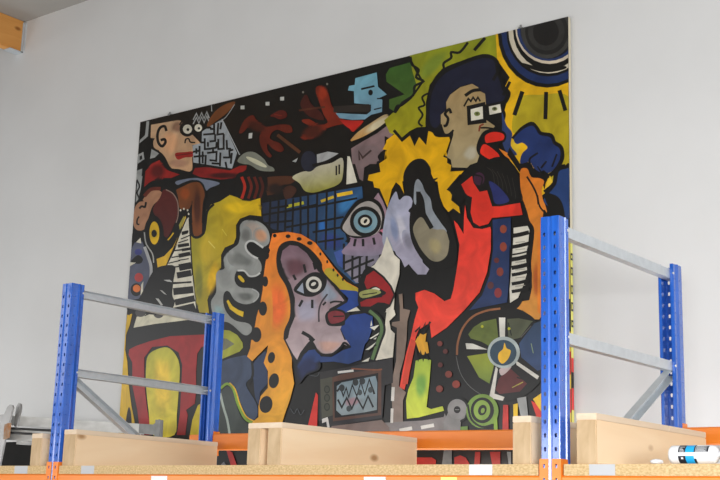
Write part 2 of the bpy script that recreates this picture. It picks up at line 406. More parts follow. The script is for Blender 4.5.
# ------------------------------------------------------------------ pale rail frame standing between rack and wall at the left
rf = thing('rail_stand', (-1.5, 1.4, FLOOR), 'worn pale steel rail on a stand with grey fork brackets, low at the left edge', 'steel stand')
def W(x, y, z): return (x+1.5, y-1.4, DECK+z)
s = MB(); s.bar(W(-2.22, 1.36, .438), W(-.905, 1.44, .355), [(-.02, -.045), (.02, -.045), (.02, .014), (.026, .014), (.026, .02), (-.026, .02), (-.026, .014), (-.02, .014)]); s.build('rail', M['pale_steel'], rf)
s = MB(); s.bar(W(-2.22, 1.37, .33), W(-1.2, 1.42, .285), [(-.02, -.04), (.02, -.04), (.02, .04), (-.02, .04)]); s.build('lower_rail', M['pale_steel'], rf)
fork = [(0, 0), (.12, 0), (.155, .02), (.165, .035), (.185, .03), (.195, .01), (.2, -.1), (.165, -.1), (.155, -.065), (0, -.06)]
s = MB(); s.plate([(a, b) for a, b in fork], .012, W(-.905, 1.42, .375), (1, .06, -.06), (0, 0, 1)); s.plate([(.165+a*.04, .03+b) for a, b in ((0, 0), (1, 0), (1, -.12), (0, -.12))], .03, W(-.905, 1.41, .375), (1, .06, -.06), (0, 0, 1)); s.build('end_bracket', M['dark_grey'], rf)
# left end: bracket plates with two ears
s = MB()
for k, y in ((0, 1.30), (1, 1.35)):
    dx = .017*k
    ear = [(-.30, -.02), (-.075, -.01), (-.045, .04), (-.02, .055), (.008, .05), (.018, .03), (-.015, -.09), (-.035, -.16), (-.06, -.30), (-.085, -.42), (-.12, -.46), (-.30, -.46)] if k == 0 else [(-.03, .045), (-.01, .07), (.015, .06), (.02, .03), (.0, -.06), (-.02, -.1), (-.04, -.08)]
    s.plate([(a+dx, b) for a, b in ear], .014, W(-2.068, y, .468), (1, 0, 0), (0, 0, 1))
s.build('end_bracket', M['grey_steel'], rf)
s = MB(); s.plate([(0, 0), (.05, .01), (.045, -.09), (-.0, -.10)], .02, W(-2.085, 1.275, .385), (1, 0, 0), (0, 0, 1)); tag(s.build('rust_patch_clamp', M['rust'], rf), 'rusty clamp')
for zz in (.365, .335):
    s = MB(); s.tube(W(-2.35, 1.30, zz+.012), W(-1.55, 1.36, zz-.03), .008, 10); s.build('rod', M['black_rod'], rf)
s = MB(); s.box(W(-2.45, 1.50, -1.2), W(-1.35, 1.54, .285)); tag(s.build('back_panel', M['black'], rf), 'black panel')
for x in (-2.1, -1.0):
    s = MB(); s.box(W(x-.03, 1.545, -DECK), W(x+.03, 1.585, .30)); s.box(W(x-.03, 1.40, .26), W(x+.03, 1.545, .30)); s.build('post', M['pale_steel'], rf)
s = MB(); s.box(W(-2.3, 1.25, -DECK), W(-.9, 1.60, -DECK+.05)); s.build('base', M['dark_grey'], rf)

# ------------------------------------------------------------------ the painted panel on the wall
PT = .026                                    # panel thickness
PX0, PX1, PZ0, PZ1 = -1.497, 1.983, .06, 2.5855   # panel edges, heights above the deck
PY = WALL_Y-.012-PT                          # front face
panel = thing('painted_panel', ((PX0+PX1)/2, PY, DECK+PZ0), 'huge colourful painted panel of cartoon faces hung on the white wall', 'painting')
pcx = (PX0+PX1)/2
s = MB(); s.box((PX0-pcx, .0003, 0), (PX1-pcx, PT, PZ1-PZ0)); s.build('backing_board', new_mat('board_edge', lin((225, 215, 190)), .7), panel)
TILES = {'T1': (110, 80, 4.8), 'T2': (110, 180, 4.8), 'T3': (110, 280, 4.8), 'T4': (110, 370, 4.8), 'T5': (230, 60, 4.8), 'T6': (230, 150, 4.8), 'T7': (230, 240, 4.8), 'T8': (230, 340, 4.8),
 'U1': (340, 60, 4.8), 'U2': (340, 150, 4.8), 'U3': (340, 240, 4.8), 'U4': (340, 340, 4.8), 'V1': (440, 10, 4.8), 'V2': (440, 100, 4.8), 'V3': (440, 200, 4.8), 'V4': (440, 300, 4.8), 'W5': (420, 380, 4.8),
 'A1': (120, 90, 4), 'A2': (120, 200, 4), 'A3': (120, 310, 4), 'A4': (270, 70, 4), 'A5': (270, 190, 4), 'A6': (270, 310, 4), 'A7': (400, 20, 4), 'A8': (400, 130, 4), 'A9': (400, 230, 4), 'B0': (400, 340, 4),
 'Z1': (200, 210, 8), 'Z2': (200, 270, 8), 'Z3': (200, 330, 8), 'Z4': (130, 170, 8), 'Z5': (120, 230, 8), 'Z6': (120, 280, 8), 'PX': (0, 0, 1)}
# sketch units -> metres on the panel: fixed projective map of the flat panel
HM = ((0.01094288089, 0.0003970600083, -3.598901208, 3.842773831e-05, -0.008258653405, 3.928206022, 0.0008880168229, 0.0002755595359),)
def plane_pt(x, y):
    """where a sketch point lands on the panel's front face (metres from its lower centre)"""
    h = HM[0]; w_ = h[6]*x+h[7]*y+1.0
    return ((h[0]*x+h[1]*y+h[2])/w_, (h[3]*x+h[4]*y+h[5])/w_)
def T(t, pts):
    ox, oy, k = TILES[t]; return [(ox+a/k, oy+b/k) for a, b in pts]
PV = []; PF = []; PC = []
layer = [0]
U0, U1_, V0, V1_ = PX0-pcx, PX1-pcx, 0.0, PZ1-PZ0
def clip(poly):
    for ax, lim, sg in ((0, U0, 1), (0, U1_, -1), (1, V0, 1), (1, V1_, -1)):
        out = []
        for i in range(len(poly)):
            a, b = poly[i-1], poly[i]
            ia, ib = (a[ax]-lim)*sg >= 0, (b[ax]-lim)*sg >= 0
            if ia != ib:
                t = (lim-a[ax])/(b[ax]-a[ax]); out.append((a[0]+(b[0]-a[0])*t, a[1]+(b[1]-a[1])*t))
            if ib: out.append(b)
        poly = out
        if not poly: return poly
    return poly
def smooth_closed(p, n=4):
    o = []
    for i in range(len(p)):
        a, b, c, d = p[i-1], p[i], p[(i+1) % len(p)], p[(i+2) % len(p)]
        for k in range(n):
            t = k/n; t2 = t*t; t3 = t2*t
            o.append(tuple(.5*(2*b[j]+(c[j]-a[j])*t+(2*a[j]-5*b[j]+4*c[j]-d[j])*t2+(3*b[j]-a[j]-3*c[j]+d[j])*t3) for j in (0, 1)))
    return o
def smooth_open(p, n=4):
    q = [p[0]]+list(p)+[p[-1]]; o = []
    for i in range(1, len(q)-2):
        a, b, c, d = q[i-1], q[i], q[i+1], q[i+2]
        for k in range(n):
            t = k/n; t2 = t*t; t3 = t2*t
            o.append(tuple(.5*(2*b[j]+(c[j]-a[j])*t+(2*a[j]-5*b[j]+4*c[j]-d[j])*t2+(3*b[j]-a[j]-3*c[j]+d[j])*t3) for j in (0, 1)))
    return o+[p[-1]]
PGAIN = 1.06
def setcol(c): layer[0] += 1
STACK = []
def inside(q, p):
    c = False
    for i in range(len(p)):
        a, b = p[i-1], p[i]
        if (a[1] > q[1]) != (b[1] > q[1]) and q[0] < (b[0]-a[0])*(q[1]-a[1])/(b[1]-a[1])+a[0]: c = not c
    return c
def under(q):
    for p, lo, hi, sh in reversed(STACK):
        if lo[0] <= q[0] <= hi[0] and lo[1] <= q[1] <= hi[1] and inside(q, p): return sh(q)
    return lin(K, PGAIN)+(1,)
def soft(poly_px, col, grow=1.08, strength=1.0):
    # brushed-in tone that melts into the paint around it
    setcol(col); y = -.000013*layer[0]; cc = lin(col, PGAIN)
    p = [plane_pt(*q) for q in poly_px]
    p = [p[i] for i in range(0, len(p), max(1, len(p)//36))]
    cx = sum(q[0] for q in p)/len(p); cy = sum(q[1] for q in p)/len(p)
    if sum(p[j-1][0]*p[j][1]-p[j][0]*p[j-1][1] for j in range(len(p))) < 0: p = p[::-1]
    rings = [1.0, .85, .7, .55, .4, .2]; n = len(p); base = len(PV)
    for r in rings:
        t = min(1, (1-r)/.6); a = strength*t*t*(3-2*t)
        for q in p:
            z = (cx+(q[0]-cx)*r*grow, cy+(q[1]-cy)*r*grow)
            z = (min(U1_, max(U0, z[0])), min(V1_, max(V0, z[1])))
            u = under(z); PV.append((z[0], y, z[1])); PC.append(tuple(u[k]*(1-a)+cc[k]*a for k in range(3))+(1,))
    PV.append((cx, y, cy)); u = under((cx, cy)); PC.append(tuple(u[k]*(1-strength)+cc[k]*strength for k in range(3))+(1,))
    for k in range(len(rings)-1):
        for i in range(n):
            j = (i+1) % n; PF.append((base+k*n+i, base+k*n+j, base+(k+1)*n+j, base+(k+1)*n+i))
    for i in range(n): PF.append((base+(len(rings)-1)*n+i, base+(len(rings)-1)*n+(i+1) % n, base+len(rings)*n))
def S(t, col, pts, grow=1.08, strength=1.0): soft(smooth_closed(T(t, pts)), col, grow, strength)
def SE(t, col, cx, cy, rx, ry, rot=0, strength=1.0):
    c, s_ = math.cos(math.radians(rot)), math.sin(math.radians(rot))
    soft(T(t, [(cx+rx*math.cos(2*math.pi*i/28)*c-ry*math.sin(2*math.pi*i/28)*s_, cy+rx*math.cos(2*math.pi*i/28)*s_+ry*math.sin(2*math.pi*i/28)*c) for i in range(28)]), col, 1.0, strength)
def emit(poly_px, col, col2=None, axis='y'):
    setcol((col, col2, axis) if col2 else col)
    p = clip([plane_pt(*q) for q in poly_px])
    if len(p) < 3: return
    y = -.000013*layer[0]
    lo = [min(q[j] for q in p) for j in (0, 1)]; hi = [max(q[j] for q in p) for j in (0, 1)]
    ca = lin(col, PGAIN); cb = lin(col2, PGAIN) if col2 else ca
    def shade(q):
        t = (q[0]-lo[0])/(hi[0]-lo[0]+1e-9) if axis == 'x' else 1-(q[1]-lo[1])/(hi[1]-lo[1]+1e-9)
        return tuple(ca[k]+(cb[k]-ca[k])*t for k in range(3))+(1,)
    STACK.append((p, lo, hi, shade))
    base = len(PV)
    PV.extend((q[0], y, q[1]) for q in p)
    PC.extend(shade(q) for q in p)
    for tri in tessellate_polygon([[Vector((q[0], q[1], 0)) for q in p]]):
        a, b, c = (p[k] for k in tri)
        if (b[0]-a[0])*(c[1]-a[1])-(b[1]-a[1])*(c[0]-a[0]) < 0: tri = tri[::-1]
        PF.append(tuple(base+k for k in tri))
def F(t, col, pts, sm=1, col2=None, axis='y'):
    """filled patch of paint; pts may be [(tile, pts), ...] when t is None"""
    p = T(t, pts) if t else [q for tt, pp in pts for q in T(tt, pp)]
    emit(smooth_closed(p) if sm else p, col, col2, axis)
def E(t, col, cx, cy, rx, ry, rot=0, n=28, col2=None):
    c, s_ = math.cos(math.radians(rot)), math.sin(math.radians(rot))
    p = [(cx+rx*math.cos(2*math.pi*i/n)*c-ry*math.sin(2*math.pi*i/n)*s_, cy+rx*math.cos(2*math.pi*i/n)*s_+ry*math.sin(2*math.pi*i/n)*c) for i in range(n)]
    emit(T(t, p), col, col2)
def L(t, col, wd, pts, sm=1):
    """brush line, width in tile units"""
    k = TILES[t][2]; w_ = wd/k/2
    p = T(t, pts)
    if sm and len(p) > 2: p = smooth_open(p)
    # one ribbon: offset both sides of the line, shared corners, short blunt ends
    n = len(p); lf = []; rt = []
    d = []
    for a, b in zip(p, p[1:]):
        l = math.hypot(b[0]-a[0], b[1]-a[1]) or 1e-6; d.append(((b[0]-a[0])/l, (b[1]-a[1])/l))
    for i in range(n):
        d0 = d[max(0, i-1)]; d1 = d[min(n-2, i)]
        tx, ty = d0[0]+d1[0], d0[1]+d1[1]; l = math.hypot(tx, ty)
        if l < .3: tx, ty, l = d1[0], d1[1], 1.0
        tx /= l; ty /= l; k_ = min(1.8, 1/max(.4, tx*d1[0]+ty*d1[1]))
        ex = -w_*.45 if i == 0 else (w_*.45 if i == n-1 else 0)
        x, y = p[i][0]+tx*ex, p[i][1]+ty*ex
        lf.append((x-ty*w_*k_, y+tx*w_*k_)); rt.append((x+ty*w_*k_, y-tx*w_*k_))
    setcol(col); y0 = -.000013*layer[0]; c4 = lin(col, PGAIN)+(1,)
    for i in range(n-1):
        q = clip([plane_pt(*z) for z in (lf[i], lf[i+1], rt[i+1], rt[i])])
        if len(q) < 3: continue
        if sum(q[j-1][0]*q[j][1]-q[j][0]*q[j-1][1] for j in range(len(q))) < 0: q = q[::-1]
        base = len(PV); PV.extend((z[0], y0, z[1]) for z in q); PC.extend(c4 for z in q)
        PF.append(tuple(base+j for j in range(len(q))))
def DOT(t, col, pts, rx, ry=None):
    for a, b in pts: E(t, col, a, b, rx, ry or rx, 0, 12)
K = (19, 18, 16); CR = (205, 200, 182); YE = (228, 176, 14); YO = (196, 168, 24); RED = (205, 48, 32); NAV = (30, 44, 82); GR = (150, 152, 150)
# ground coat
emit([(100, 0), (600, 0), (600, 480), (100, 480)], K)
exec_order = None

# --- upper left: red jumper man
F('T1', GR, [(175,198),(188,198),(182,270),(140,305),(143,288),(168,265)], 0)
F('T1', GR, [(135,358),(160,345),(165,380),(133,402)], 0)
F('T1', K, [(142,366),(153,361),(155,378),(142,386)], 0)
F('T1', GR, [(130,435),(155,425),(150,480),(125,480)], 0)
F('T1', GR, [(200,330),(238,350),(215,372),(192,378)], 0)
F('A1', GR, [(75,340),(90,345),(82,400),(72,440),(62,450),(68,380)], 0)
L('A1', K, 6, [(68,360),(78,385),(68,410),(76,430)])
F('T1', (180,148,116), [(197,215),(330,192),(345,200),(332,235),(345,262),(380,265),(400,262),(437,300),(425,310),(395,312),(398,340),(398,375),(397,430),(380,442),(330,432),(290,425),(275,400),(262,375),(240,350),(235,338),(212,328),(205,300),(215,280),(195,278)], 0, (192,150,112))
SE('T1', (200,150,110), 290, 300, 50, 70); SE('T1', (128,96,76), 325, 225, 40, 34); SE('T1', (160,120,96), 330, 400, 60, 26)
F('T1', (150,35,30), [(313,352),(360,346),(398,344),(396,368),(360,372),(325,382)])
L('T1', (60,20,20), 3, [(318,362),(396,352)])
L('T1', K, 13, [(270,242),(262,222),(240,230),(228,262),(232,300),(250,318),(266,300),(262,285),(246,288)])
L('T1', K, 9, [(205,330),(240,350),(262,375),(290,425),(330,432),(380,444),(399,430),(399,372)]); L('T1', K, 8, [(205,285),(205,320),(225,340),(242,352)])
E('T1', K, 370, 235, 36, 37); E('T1', K, 424, 230, 30, 31)
E('T1', CR, 372, 236, 22, 22); E('T1', CR, 424, 230, 18, 18)
E('T1', K, 374, 238, 7, 7); E('T1', K, 427, 232, 6, 6)
L('T1', K, 7, [(360,302),(364,285),(378,282),(386,298),(408,300)])
L('T1', K, 7, [(335,215),(352,192),(390,195)])
L('T1', K, 6, [(400,262),(438,302)])
for dy in (0, 20): L('T1', GR, 6, [(400,190+dy),(415,160+dy),(427,188+dy),(440,157+dy),(452,185+dy),(465,153+dy),(476,182+dy)], 0)
# maze
F('T1', (146,152,156), [(442,248),(470,228),(510,205),(540,190),(610,350),(586,425),(400,396),(398,340),(396,314),(440,302)], 0)
for q in ([(450,262),(500,258),(500,235),(482,235)], [(455,282),(455,332),(482,330)], [(520,208),(516,262),(545,258)], [(480,295),(505,292),(505,262)], [(520,285),(520,332),(546,330),(546,262)],
          [(400,345),(425,340)], [(430,318),(430,400)], [(404,368),(452,364)], [(468,350),(512,345),(510,388),(480,385)], [(460,362),(458,404)], [(530,350),(528,412)], [(545,372),(575,372),(573,340),(590,335)], [(555,395),(560,420)],
          [(560,290),(562,330),(580,330)], [(480,330),(510,325),(512,300)], [(440,300),(452,300)], [(455,230),(485,228)], [(535,205),(530,235)], [(470,300),(470,318)], [(415,330),(415,352)], [(445,345),(445,398)], [(490,400),(530,402)], [(585,352),(580,400)], [(495,350),(495,330)], [(500,212),(500,235)]): L('T1', K, 9.5, q, 0)
L('T1', (165,168,168), 4, [(538,188),(622,358)], 0)
F('T1', (108,62,32), [(465,216),(490,170),(530,130),(585,105),(600,112),(560,160),(512,196),(478,222)])
L('T1', GR, 3, [(598,118),(555,180),(520,200)]); L('T1', GR, 4, [(487,120),(489,150)])
# red jumper, hand and bangles
F('A1', (160,34,28), [(97,388),(102,325),(125,300),(158,280),(180,315),(200,325),(240,338),(205,352),(150,352),(118,370)], 0, (130,28,24))
F('A1', (128,26,24), [(300,312),(345,308),(440,322),(480,303),(507,302),(505,318),(478,338),(455,352),(400,358),(320,348),(290,335)], 0, (140,30,24), 'x'); SE('A1', (60,16,16), 420, 342, 90, 16); SE('A1', (84,20,18), 150, 325, 40, 40)
F('A1', (118,120,108), [(470,285),(485,262),(510,248),(540,250),(575,275),(592,300),(612,310),(615,325),(560,322),(520,300),(492,296)])
E('A1', (190,188,160), 546, 288, 46, 9, 26)
F('A1', (105,112,128), [(225,365),(290,352),(330,356),(400,372),(360,392),(345,402),(330,372),(290,360),(250,372),(230,380)])
L('A1', (72,32,22), 24, [(520,345),(535,390),(520,442)]); L('A1', (72,32,22), 22, [(552,342),(566,390),(552,446)])
L('A1', K, 8, [(505,340),(522,390),(505,446)]); L('A1', K, 8, [(538,338),(554,390),(538,448)])
L('A1', (178,42,26), 14, [(490,352),(502,388),(492,424)])
F('A1', (74,42,26), [(582,362),(602,347),(690,345),(702,360),(680,376),(642,382),(622,412),(584,418)])
F('T6', (62,36,26), [(255,190),(290,170),(320,190),(300,225),(270,240)])
F('A1', K, [(462,355),(480,330),(520,330),(582,336),(590,390),(575,450),(500,458),(465,440)])
for x_, c_ in ((492, (176,44,28)), (518, (104,34,22)), (542, (92,30,20)), (564, (70,28,20))): L('A1', c_, 11, [(x_-4,350),(x_+8,388),(x_-4,432)])
SE('A1', (36,24,20), 620, 395, 40, 30); L('A1', K, 10, [(470,345),(462,400),(470,445)])
# brown body, record, head
F('Z4', (112,62,30), [(372,150),(420,130),(500,95),(560,100),(592,150),(602,200),(588,260),(582,340),(578,420),(575,560),(570,620),(520,690),(470,660),(485,560),(495,480),(495,330),(490,280),(470,312),(400,306),(386,220)], 1, (120,66,30))
L('Z4', K, 9, [(500,250),(492,330),(496,420)])
F('Z4', (160,116,88), [(105,235),(160,172),(220,160),(262,190),(230,240),(182,290),(150,380),(120,470),(60,482),(28,430),(38,310),(72,258),(110,250)])
L('Z4', K, 16, [(78,306),(95,290),(120,296),(128,260)]); L('Z4', K, 12, [(72,374),(58,400),(58,430),(74,436)])
L('Z4', (95,38,26), 28, [(120,205),(170,155),(240,150)])
F('Z4', (82,30,26), [(270,158),(330,178),(376,250),(380,360),(352,440),(320,510),(290,540),(240,480),(220,400),(185,330),(195,285),(240,222)])
L('Z4', (135,112,100), 8, [(290,158),(345,190),(382,260),(386,360),(370,420)])
E('A2', K, 136, 138, 40, 76)
E('A2', (212,170,26), 138, 132, 20, 46); E('A2', K, 137, 134, 11, 15)
L('A2', (212,170,26), 5, [(214,132),(203,148),(192,160)])
L('A2', (150,150,145), 5, [(98,130),(105,175),(130,215),(135,250)])
F('A2', (200,160,40), [(147,236),(178,224),(212,188),(242,128),(262,62),(266,75),(241,150),(207,215),(180,272),(152,278)], 0)
F('Z4', (150,140,60), [(392,440),(430,370),(445,380),(415,450),(400,480)], 0)
DOT('Z4', CR, [(405,322),(432,312),(462,322),(470,352),(468,390),(455,425)], 7, 9)
# keyboard
F('A2', CR, [(262,75),(276,75),(281,150),(286,230),(292,320),(301,400),(306,450),(215,446),(192,350),(178,282),(220,202)], 0)
L('A2', K, 5, [(272,60),(180,278)], 0); L('A2', K, 5, [(277,75),(290,300)], 0)
for a, b, w_ in (((500,20),(545,10),16), ((490,72),(555,45),9), ((470,102),(545,78),9), ((440,165),(566,150),12), ((415,220),(500,205),10), ((390,266),(480,245),9), ((470,243),(550,230),9), ((365,308),(470,292),11), ((420,422),(560,420),12)):
    L('Z5', K, w_, [a, b], 0)
for a, b, w_ in (((470,128),(548,116),26), ((500,30),(540,18),22), ((478,206),(556,190),32), ((485,300),(560,285),54), ((468,362),(560,345),50), ((500,160),(560,150),22)): L('Z5', K, w_, [a, b], 0)
L('Z6', K, 14, [(420,28),(570,16)], 0); L('Z6', K, 56, [(440,92),(575,78)], 0); L('Z6', K, 50, [(452,178),(590,148)], 0)
F('Z6', K, [(420,225),(590,185),(625,270),(425,280)], 0)
# far left column of small shapes
F(None, (82,86,104), [('Z5', [(60,480),(68,300),(85,240),(92,150),(120,100),(180,92),(220,190),(240,260),(240,380),(200,480)]), ('Z6', [(190,100),(150,150),(50,170),(60,60)])], 0)
F('Z5', K, [(92,90),(100,30),(150,35),(160,60),(110,110)], 0)
F('Z5', CR, [(130,98),(165,62),(172,108)], 0); E('Z5', (58,62,120), 148, 176, 30, 24)
F('Z5', K, [(110,225),(150,200),(185,235),(160,270),(90,260)]); F('Z5', CR, [(80,258),(130,262),(80,290)], 0)
E('Z5', (178,62,60), 152, 380, 34, 36); E('Z6', K, 130, 78, 44, 52); E('Z6', (206,108,44), 135, 68, 30, 30)
L('Z5', (165,165,165), 24, [(200,140),(225,210),(250,300),(245,420)]); F('Z6', CR, [(170,40),(188,10),(185,90),(165,140)], 0)
F('Z6', K, [(200,60),(260,-60),(330,-110),(440,-110),(430,0),(420,120),(440,180),(400,250),(300,260),(200,250),(140,220),(150,160)])
F('Z6', (170,170,165), [(285,145),(310,150),(345,200),(330,205)], 0); F('Z6', (170,170,165), [(320,80),(340,85),(375,118),(355,112)], 0)
F('Z5', (185,185,180), [(350,400),(400,398),(420,418),(380,412)], 0)

# --- yellow field in the middle left
F('A2', (150,142,40), [(345,42),(365,18),(400,6),(440,-20),(470,-10),(500,5),(520,5),(562,-8),(566,65),(520,60),(480,75),(465,100),(465,150),(455,175),(420,190),(405,220),(405,270),(375,310),(365,360),(350,400),(357,452),(318,450),(305,400),(294,300),(287,200),(286,132),(310,150),(335,130),(345,90)], 0, (205,166,12), 'x')
SE('A2', (186,160,40), 350, 200, 40, 80); SE('A2', (212,168,14), 372, 310, 25, 80, 12); SE('A2', (120,118,42), 316, 330, 22, 100); SE('A2', (212,176,20), 480, 30, 90, 30)
L('Z1', (205,190,90), 8, [(70,250),(120,305)]); L('Z1', (200,180,60), 8, [(180,155),(215,205)])
L('A2', K, 10, [(285,100),(290,140),(310,150),(335,132),(343,90),(350,45),(375,18)])
L('Z4', K, 14, [(372,150),(420,126),(500,92),(562,97),(596,150),(606,205),(592,262),(586,340),(582,420)])
SE('Z4', (70,34,20), 540, 300, 40, 200); SE('Z4', (140,66,24), 440, 190, 50, 60)
# --- throne
F('Z6', (205,200,176), [(110,382),(135,295),(200,272),(560,300),(555,318),(450,332),(280,352)], 0)
E('Z6', (70,68,66), 165, 262, 42, 34); E('Z6', (70,68,66), 310, 272, 40, 34)
L('Z6', K, 10, [(200,285),(260,262),(290,280)])
F('A3', (148,30,30), [(38,158),(62,145),(120,125),(200,105),(337,98),(332,140),(310,175),(305,250),(305,330),(300,375),(265,400),(272,420),(262,500),(228,500),(240,420),(245,330),(250,220),(235,170),(190,142),(130,148),(98,190),(98,290),(110,400),(128,500),(82,500),(70,400),(50,300),(50,210),(35,180)], 0)
F('A3', (178,172,56), [(105,232),(112,185),(142,160),(190,150),(225,182),(240,232),(235,330),(228,420),(218,500),(132,500),(115,400),(105,300)], 1, (212,192,60))
S('A3', (226,192,60), [(135,200),(180,190),(205,220),(205,400),(140,400)])
F('A3', (206,166,26), [(30,20),(50,15),(40,60),(25,100),(22,160),(30,205),(36,300),(46,380),(58,440),(64,500),(-10,500),(-8,360),(10,160)], 0)
F('A3', K, [(25,440),(36,388),(46,420),(46,500),(25,500)])
L('Z6', K, 10, [(60,225),(75,280)]); L('Z6', K, 10, [(95,230),(118,280)])
F('A3', (190,168,30), [(312,382),(322,375),(320,500),(280,500),(290,440)], 0)
F('A3', (150,30,30), [(325,100),(345,98),(345,140),(325,150)], 0)

# --- grey squiggle
F(None, (140,142,138), [('Z1', [(330,110),(360,85),(430,80),(500,110),(545,160),(560,220),(550,270),(510,295),(470,275),(430,250),(390,250),(365,280),(370,320),(410,360),(460,385),(490,430),(494,475)]),
  ('Z2', [(482,22),(450,45),(400,50),(372,22),(345,0),(300,5),(278,60),(290,110),(330,140),(400,145),(450,160),(475,195),(465,230),(430,260),(370,275),(310,260),(270,230),(240,180),(212,168),(190,200),(190,270),(210,330),(250,380),(300,410),(380,425),(415,455),(412,495)]),
  ('Z3', [(380,42),(345,35),(310,5)]), ('Z2', [(260,440),(210,415),(120,410),(100,340),(90,280),(95,240),(130,180),(130,100),(130,40),(150,5)]), ('Z1', [(195,470),(190,400),(210,350),(260,310),(308,270),(322,200),(320,140)])])
SE('Z1', (165,150,138), 440, 165, 110, 75, 35); SE('Z1', (188,140,108), 490, 205, 70, 60, 50); SE('Z1', (112,112,108), 370, 200, 50, 70); SE('Z1', (160,164,160), 240, 420, 50, 90)
S('Z2', (96,98,94), [(300,180),(400,180),(440,205),(420,240),(360,255),(310,225)]); S('Z2', (134,160,162), [(110,280),(180,290),(210,360),(190,400),(125,390)])
S('Z1', (106,108,104), [(230,360),(300,330),(380,370),(440,420),(400,460),(260,440)])
L('Z1', (188,188,184), 16, [(505,300),(470,275),(430,250),(390,252),(367,282),(375,322),(412,362),(462,388)]); L('Z2', (188,188,184), 14, [(480,25),(450,45),(400,50),(372,22),(350,5),(305,5)]); L('Z2', (170,170,168), 8, [(420,152),(470,185),(462,225),(430,255)])
F('Z2', (215,178,20), [(305,52),(325,45),(357,82),(350,100),(325,85)]); F('Z2', (215,178,20), [(215,250),(228,238),(262,290),(310,320),(352,335),(346,376),(300,356),(240,312)], 0)
# boot, navy folds, triangle
F('Z3', (150,152,48), [(150,-5),(240,5),(300,40),(342,100),(346,140),(320,172),(180,232),(150,230)], 0)
F('Z3', (105,105,84), [(150,60),(215,70),(278,112),(200,160),(150,165)], 0)
F('A3', (54,66,88), [(400,215),(480,185),(520,190),(528,262),(505,300),(545,370),(552,415),(536,440),(512,428),(482,370),(462,310),(432,290),(400,300)])
F('A3', (40,54,82), [(530,222),(583,165),(588,230),(592,290),(562,330),(560,380),(542,350),(535,280)])
L('A3', K, 10, [(528,200),(532,260),(512,300)])
F('A3', (58,64,60), [(395,350),(410,320),(432,305),(452,325),(470,390),(495,440),(560,500),(395,500)])
L('A3', (150,160,150), 9, [(402,335),(415,390),(430,440),(440,500)]); L('A3', (120,150,50), 10, [(405,312),(430,295),(455,318),(472,375),(500,432),(528,450)]); L('A3', (214,168,40), 5, [(440,292),(462,318),(480,375),(505,425),(535,444)])

# --- blue tiled grid
F(None, (34,38,56), [('T6', [(155,255),(340,225),(635,175),(640,240),(570,310),(540,360),(560,420),(570,480)]), ('T7', [(590,60),(660,120),(650,205),(600,210),(520,140),(450,55)]), ('T6', [(400,440),(345,405),(280,393),(205,380),(160,340)])], 0, (40,80,120), 'x')
S('T6', (40,98,165), [(425,345),(455,335),(462,395),(430,400)]); S('T6', (52,110,160), [(520,250),(600,215),(615,235),(560,300),(520,310)]); S('T6', (40,56,112), [(430,400),(500,395),(545,430),(545,480),(450,475)])
L('T6', (170,165,40), 15, [(275,272),(352,254)], 0); L('T6', (190,160,40), 13, [(440,246),(496,226)], 0); L('T6', (222,178,40), 17, [(518,217),(586,204)], 0)
for q in ([(195,250),(190,372)], [(235,245),(230,382)], [(270,240),(265,388)], [(305,235),(300,395)], [(340,228),(340,402)], [(376,220),(376,425)], [(420,212),(415,450)], [(466,205),(460,478)], [(506,198),(503,480)], [(160,312),(420,270),(610,232)], [(165,352),(300,340)], [(268,372),(420,345),(545,322)], [(270,295),(420,262)], [(400,395),(545,370)], [(425,442),(545,425)], [(200,280),(280,268)]):
    L('T6', K, 10, q, 0)
F('T7', (112,108,122), [(545,40),(720,30),(715,95),(655,150),(642,205),(605,205),(548,140)], 0, (140,134,148))
F('T7', (60,84,150), [(500,60),(548,40),(548,140),(520,120)], 0)
for q in ([(545,62),(720,30)], [(545,112),(695,52)], [(552,152),(690,95)], [(585,188),(655,160)], [(590,40),(588,185)], [(626,35),(622,200)], [(660,35),(655,135)], [(548,20),(548,140)]): L('T7', K, 11, q, 0)

# --- black night scene along the top
F('T5', (92,30,18), [(70,290),(110,265),(130,290),(175,320),(240,310),(290,315),(300,345),(270,350),(230,335),(202,350),(195,380),(240,400),(260,430),(240,442),(205,425),(182,402),(182,432),(202,460),(185,466),(152,420),(142,372),(150,340),(105,310),(62,350),(45,345)])
F('T5', (88,26,20), [(195,268),(240,242),(270,250),(272,275),(240,285),(215,275)])
L('T5', (120,40,28), 5, [(215,262),(250,268)])
F('T5', (116,36,18), [(415,132),(440,125),(472,160),(490,220),(530,270),(562,290),(640,295),(590,345),(560,310),(500,317),(440,342),(400,375),(350,380),(352,358),(402,343),(430,325),(370,310),(345,290),(382,285),(430,310),(470,300),(450,260),(425,190),(414,160)])
SE('T5', (70,26,16), 400, 345, 70, 40, -20); SE('T5', (150,48,22), 445, 160, 30, 40); SE('T5', (60,24,16), 130, 320, 60, 30, 20)
F('T5', (178,36,24), [(540,290),(600,292),(642,294),(610,325),(590,345),(565,312)])
F('T5', (64,24,18), [(340,220),(352,180),(370,168),(392,212),(440,255),(450,290),(380,270)])
L('T5', (78,40,26), 9, [(335,242),(455,226)]); L('T5', (84,50,32), 16, [(232,362),(335,442)], 0)
for a, b in ((62,228), (182,210), (252,186)): F('T5', (176,176,170), [(a-10,b-8),(a+9,b-9),(a+9,b+9),(a-10,b+9)], 0)
F('T5', (176,176,170), [(92,352),(109,350),(107,376),(90,378)], 0); DOT('T5', (120,115,105), [(352,155),(468,116)], 5)
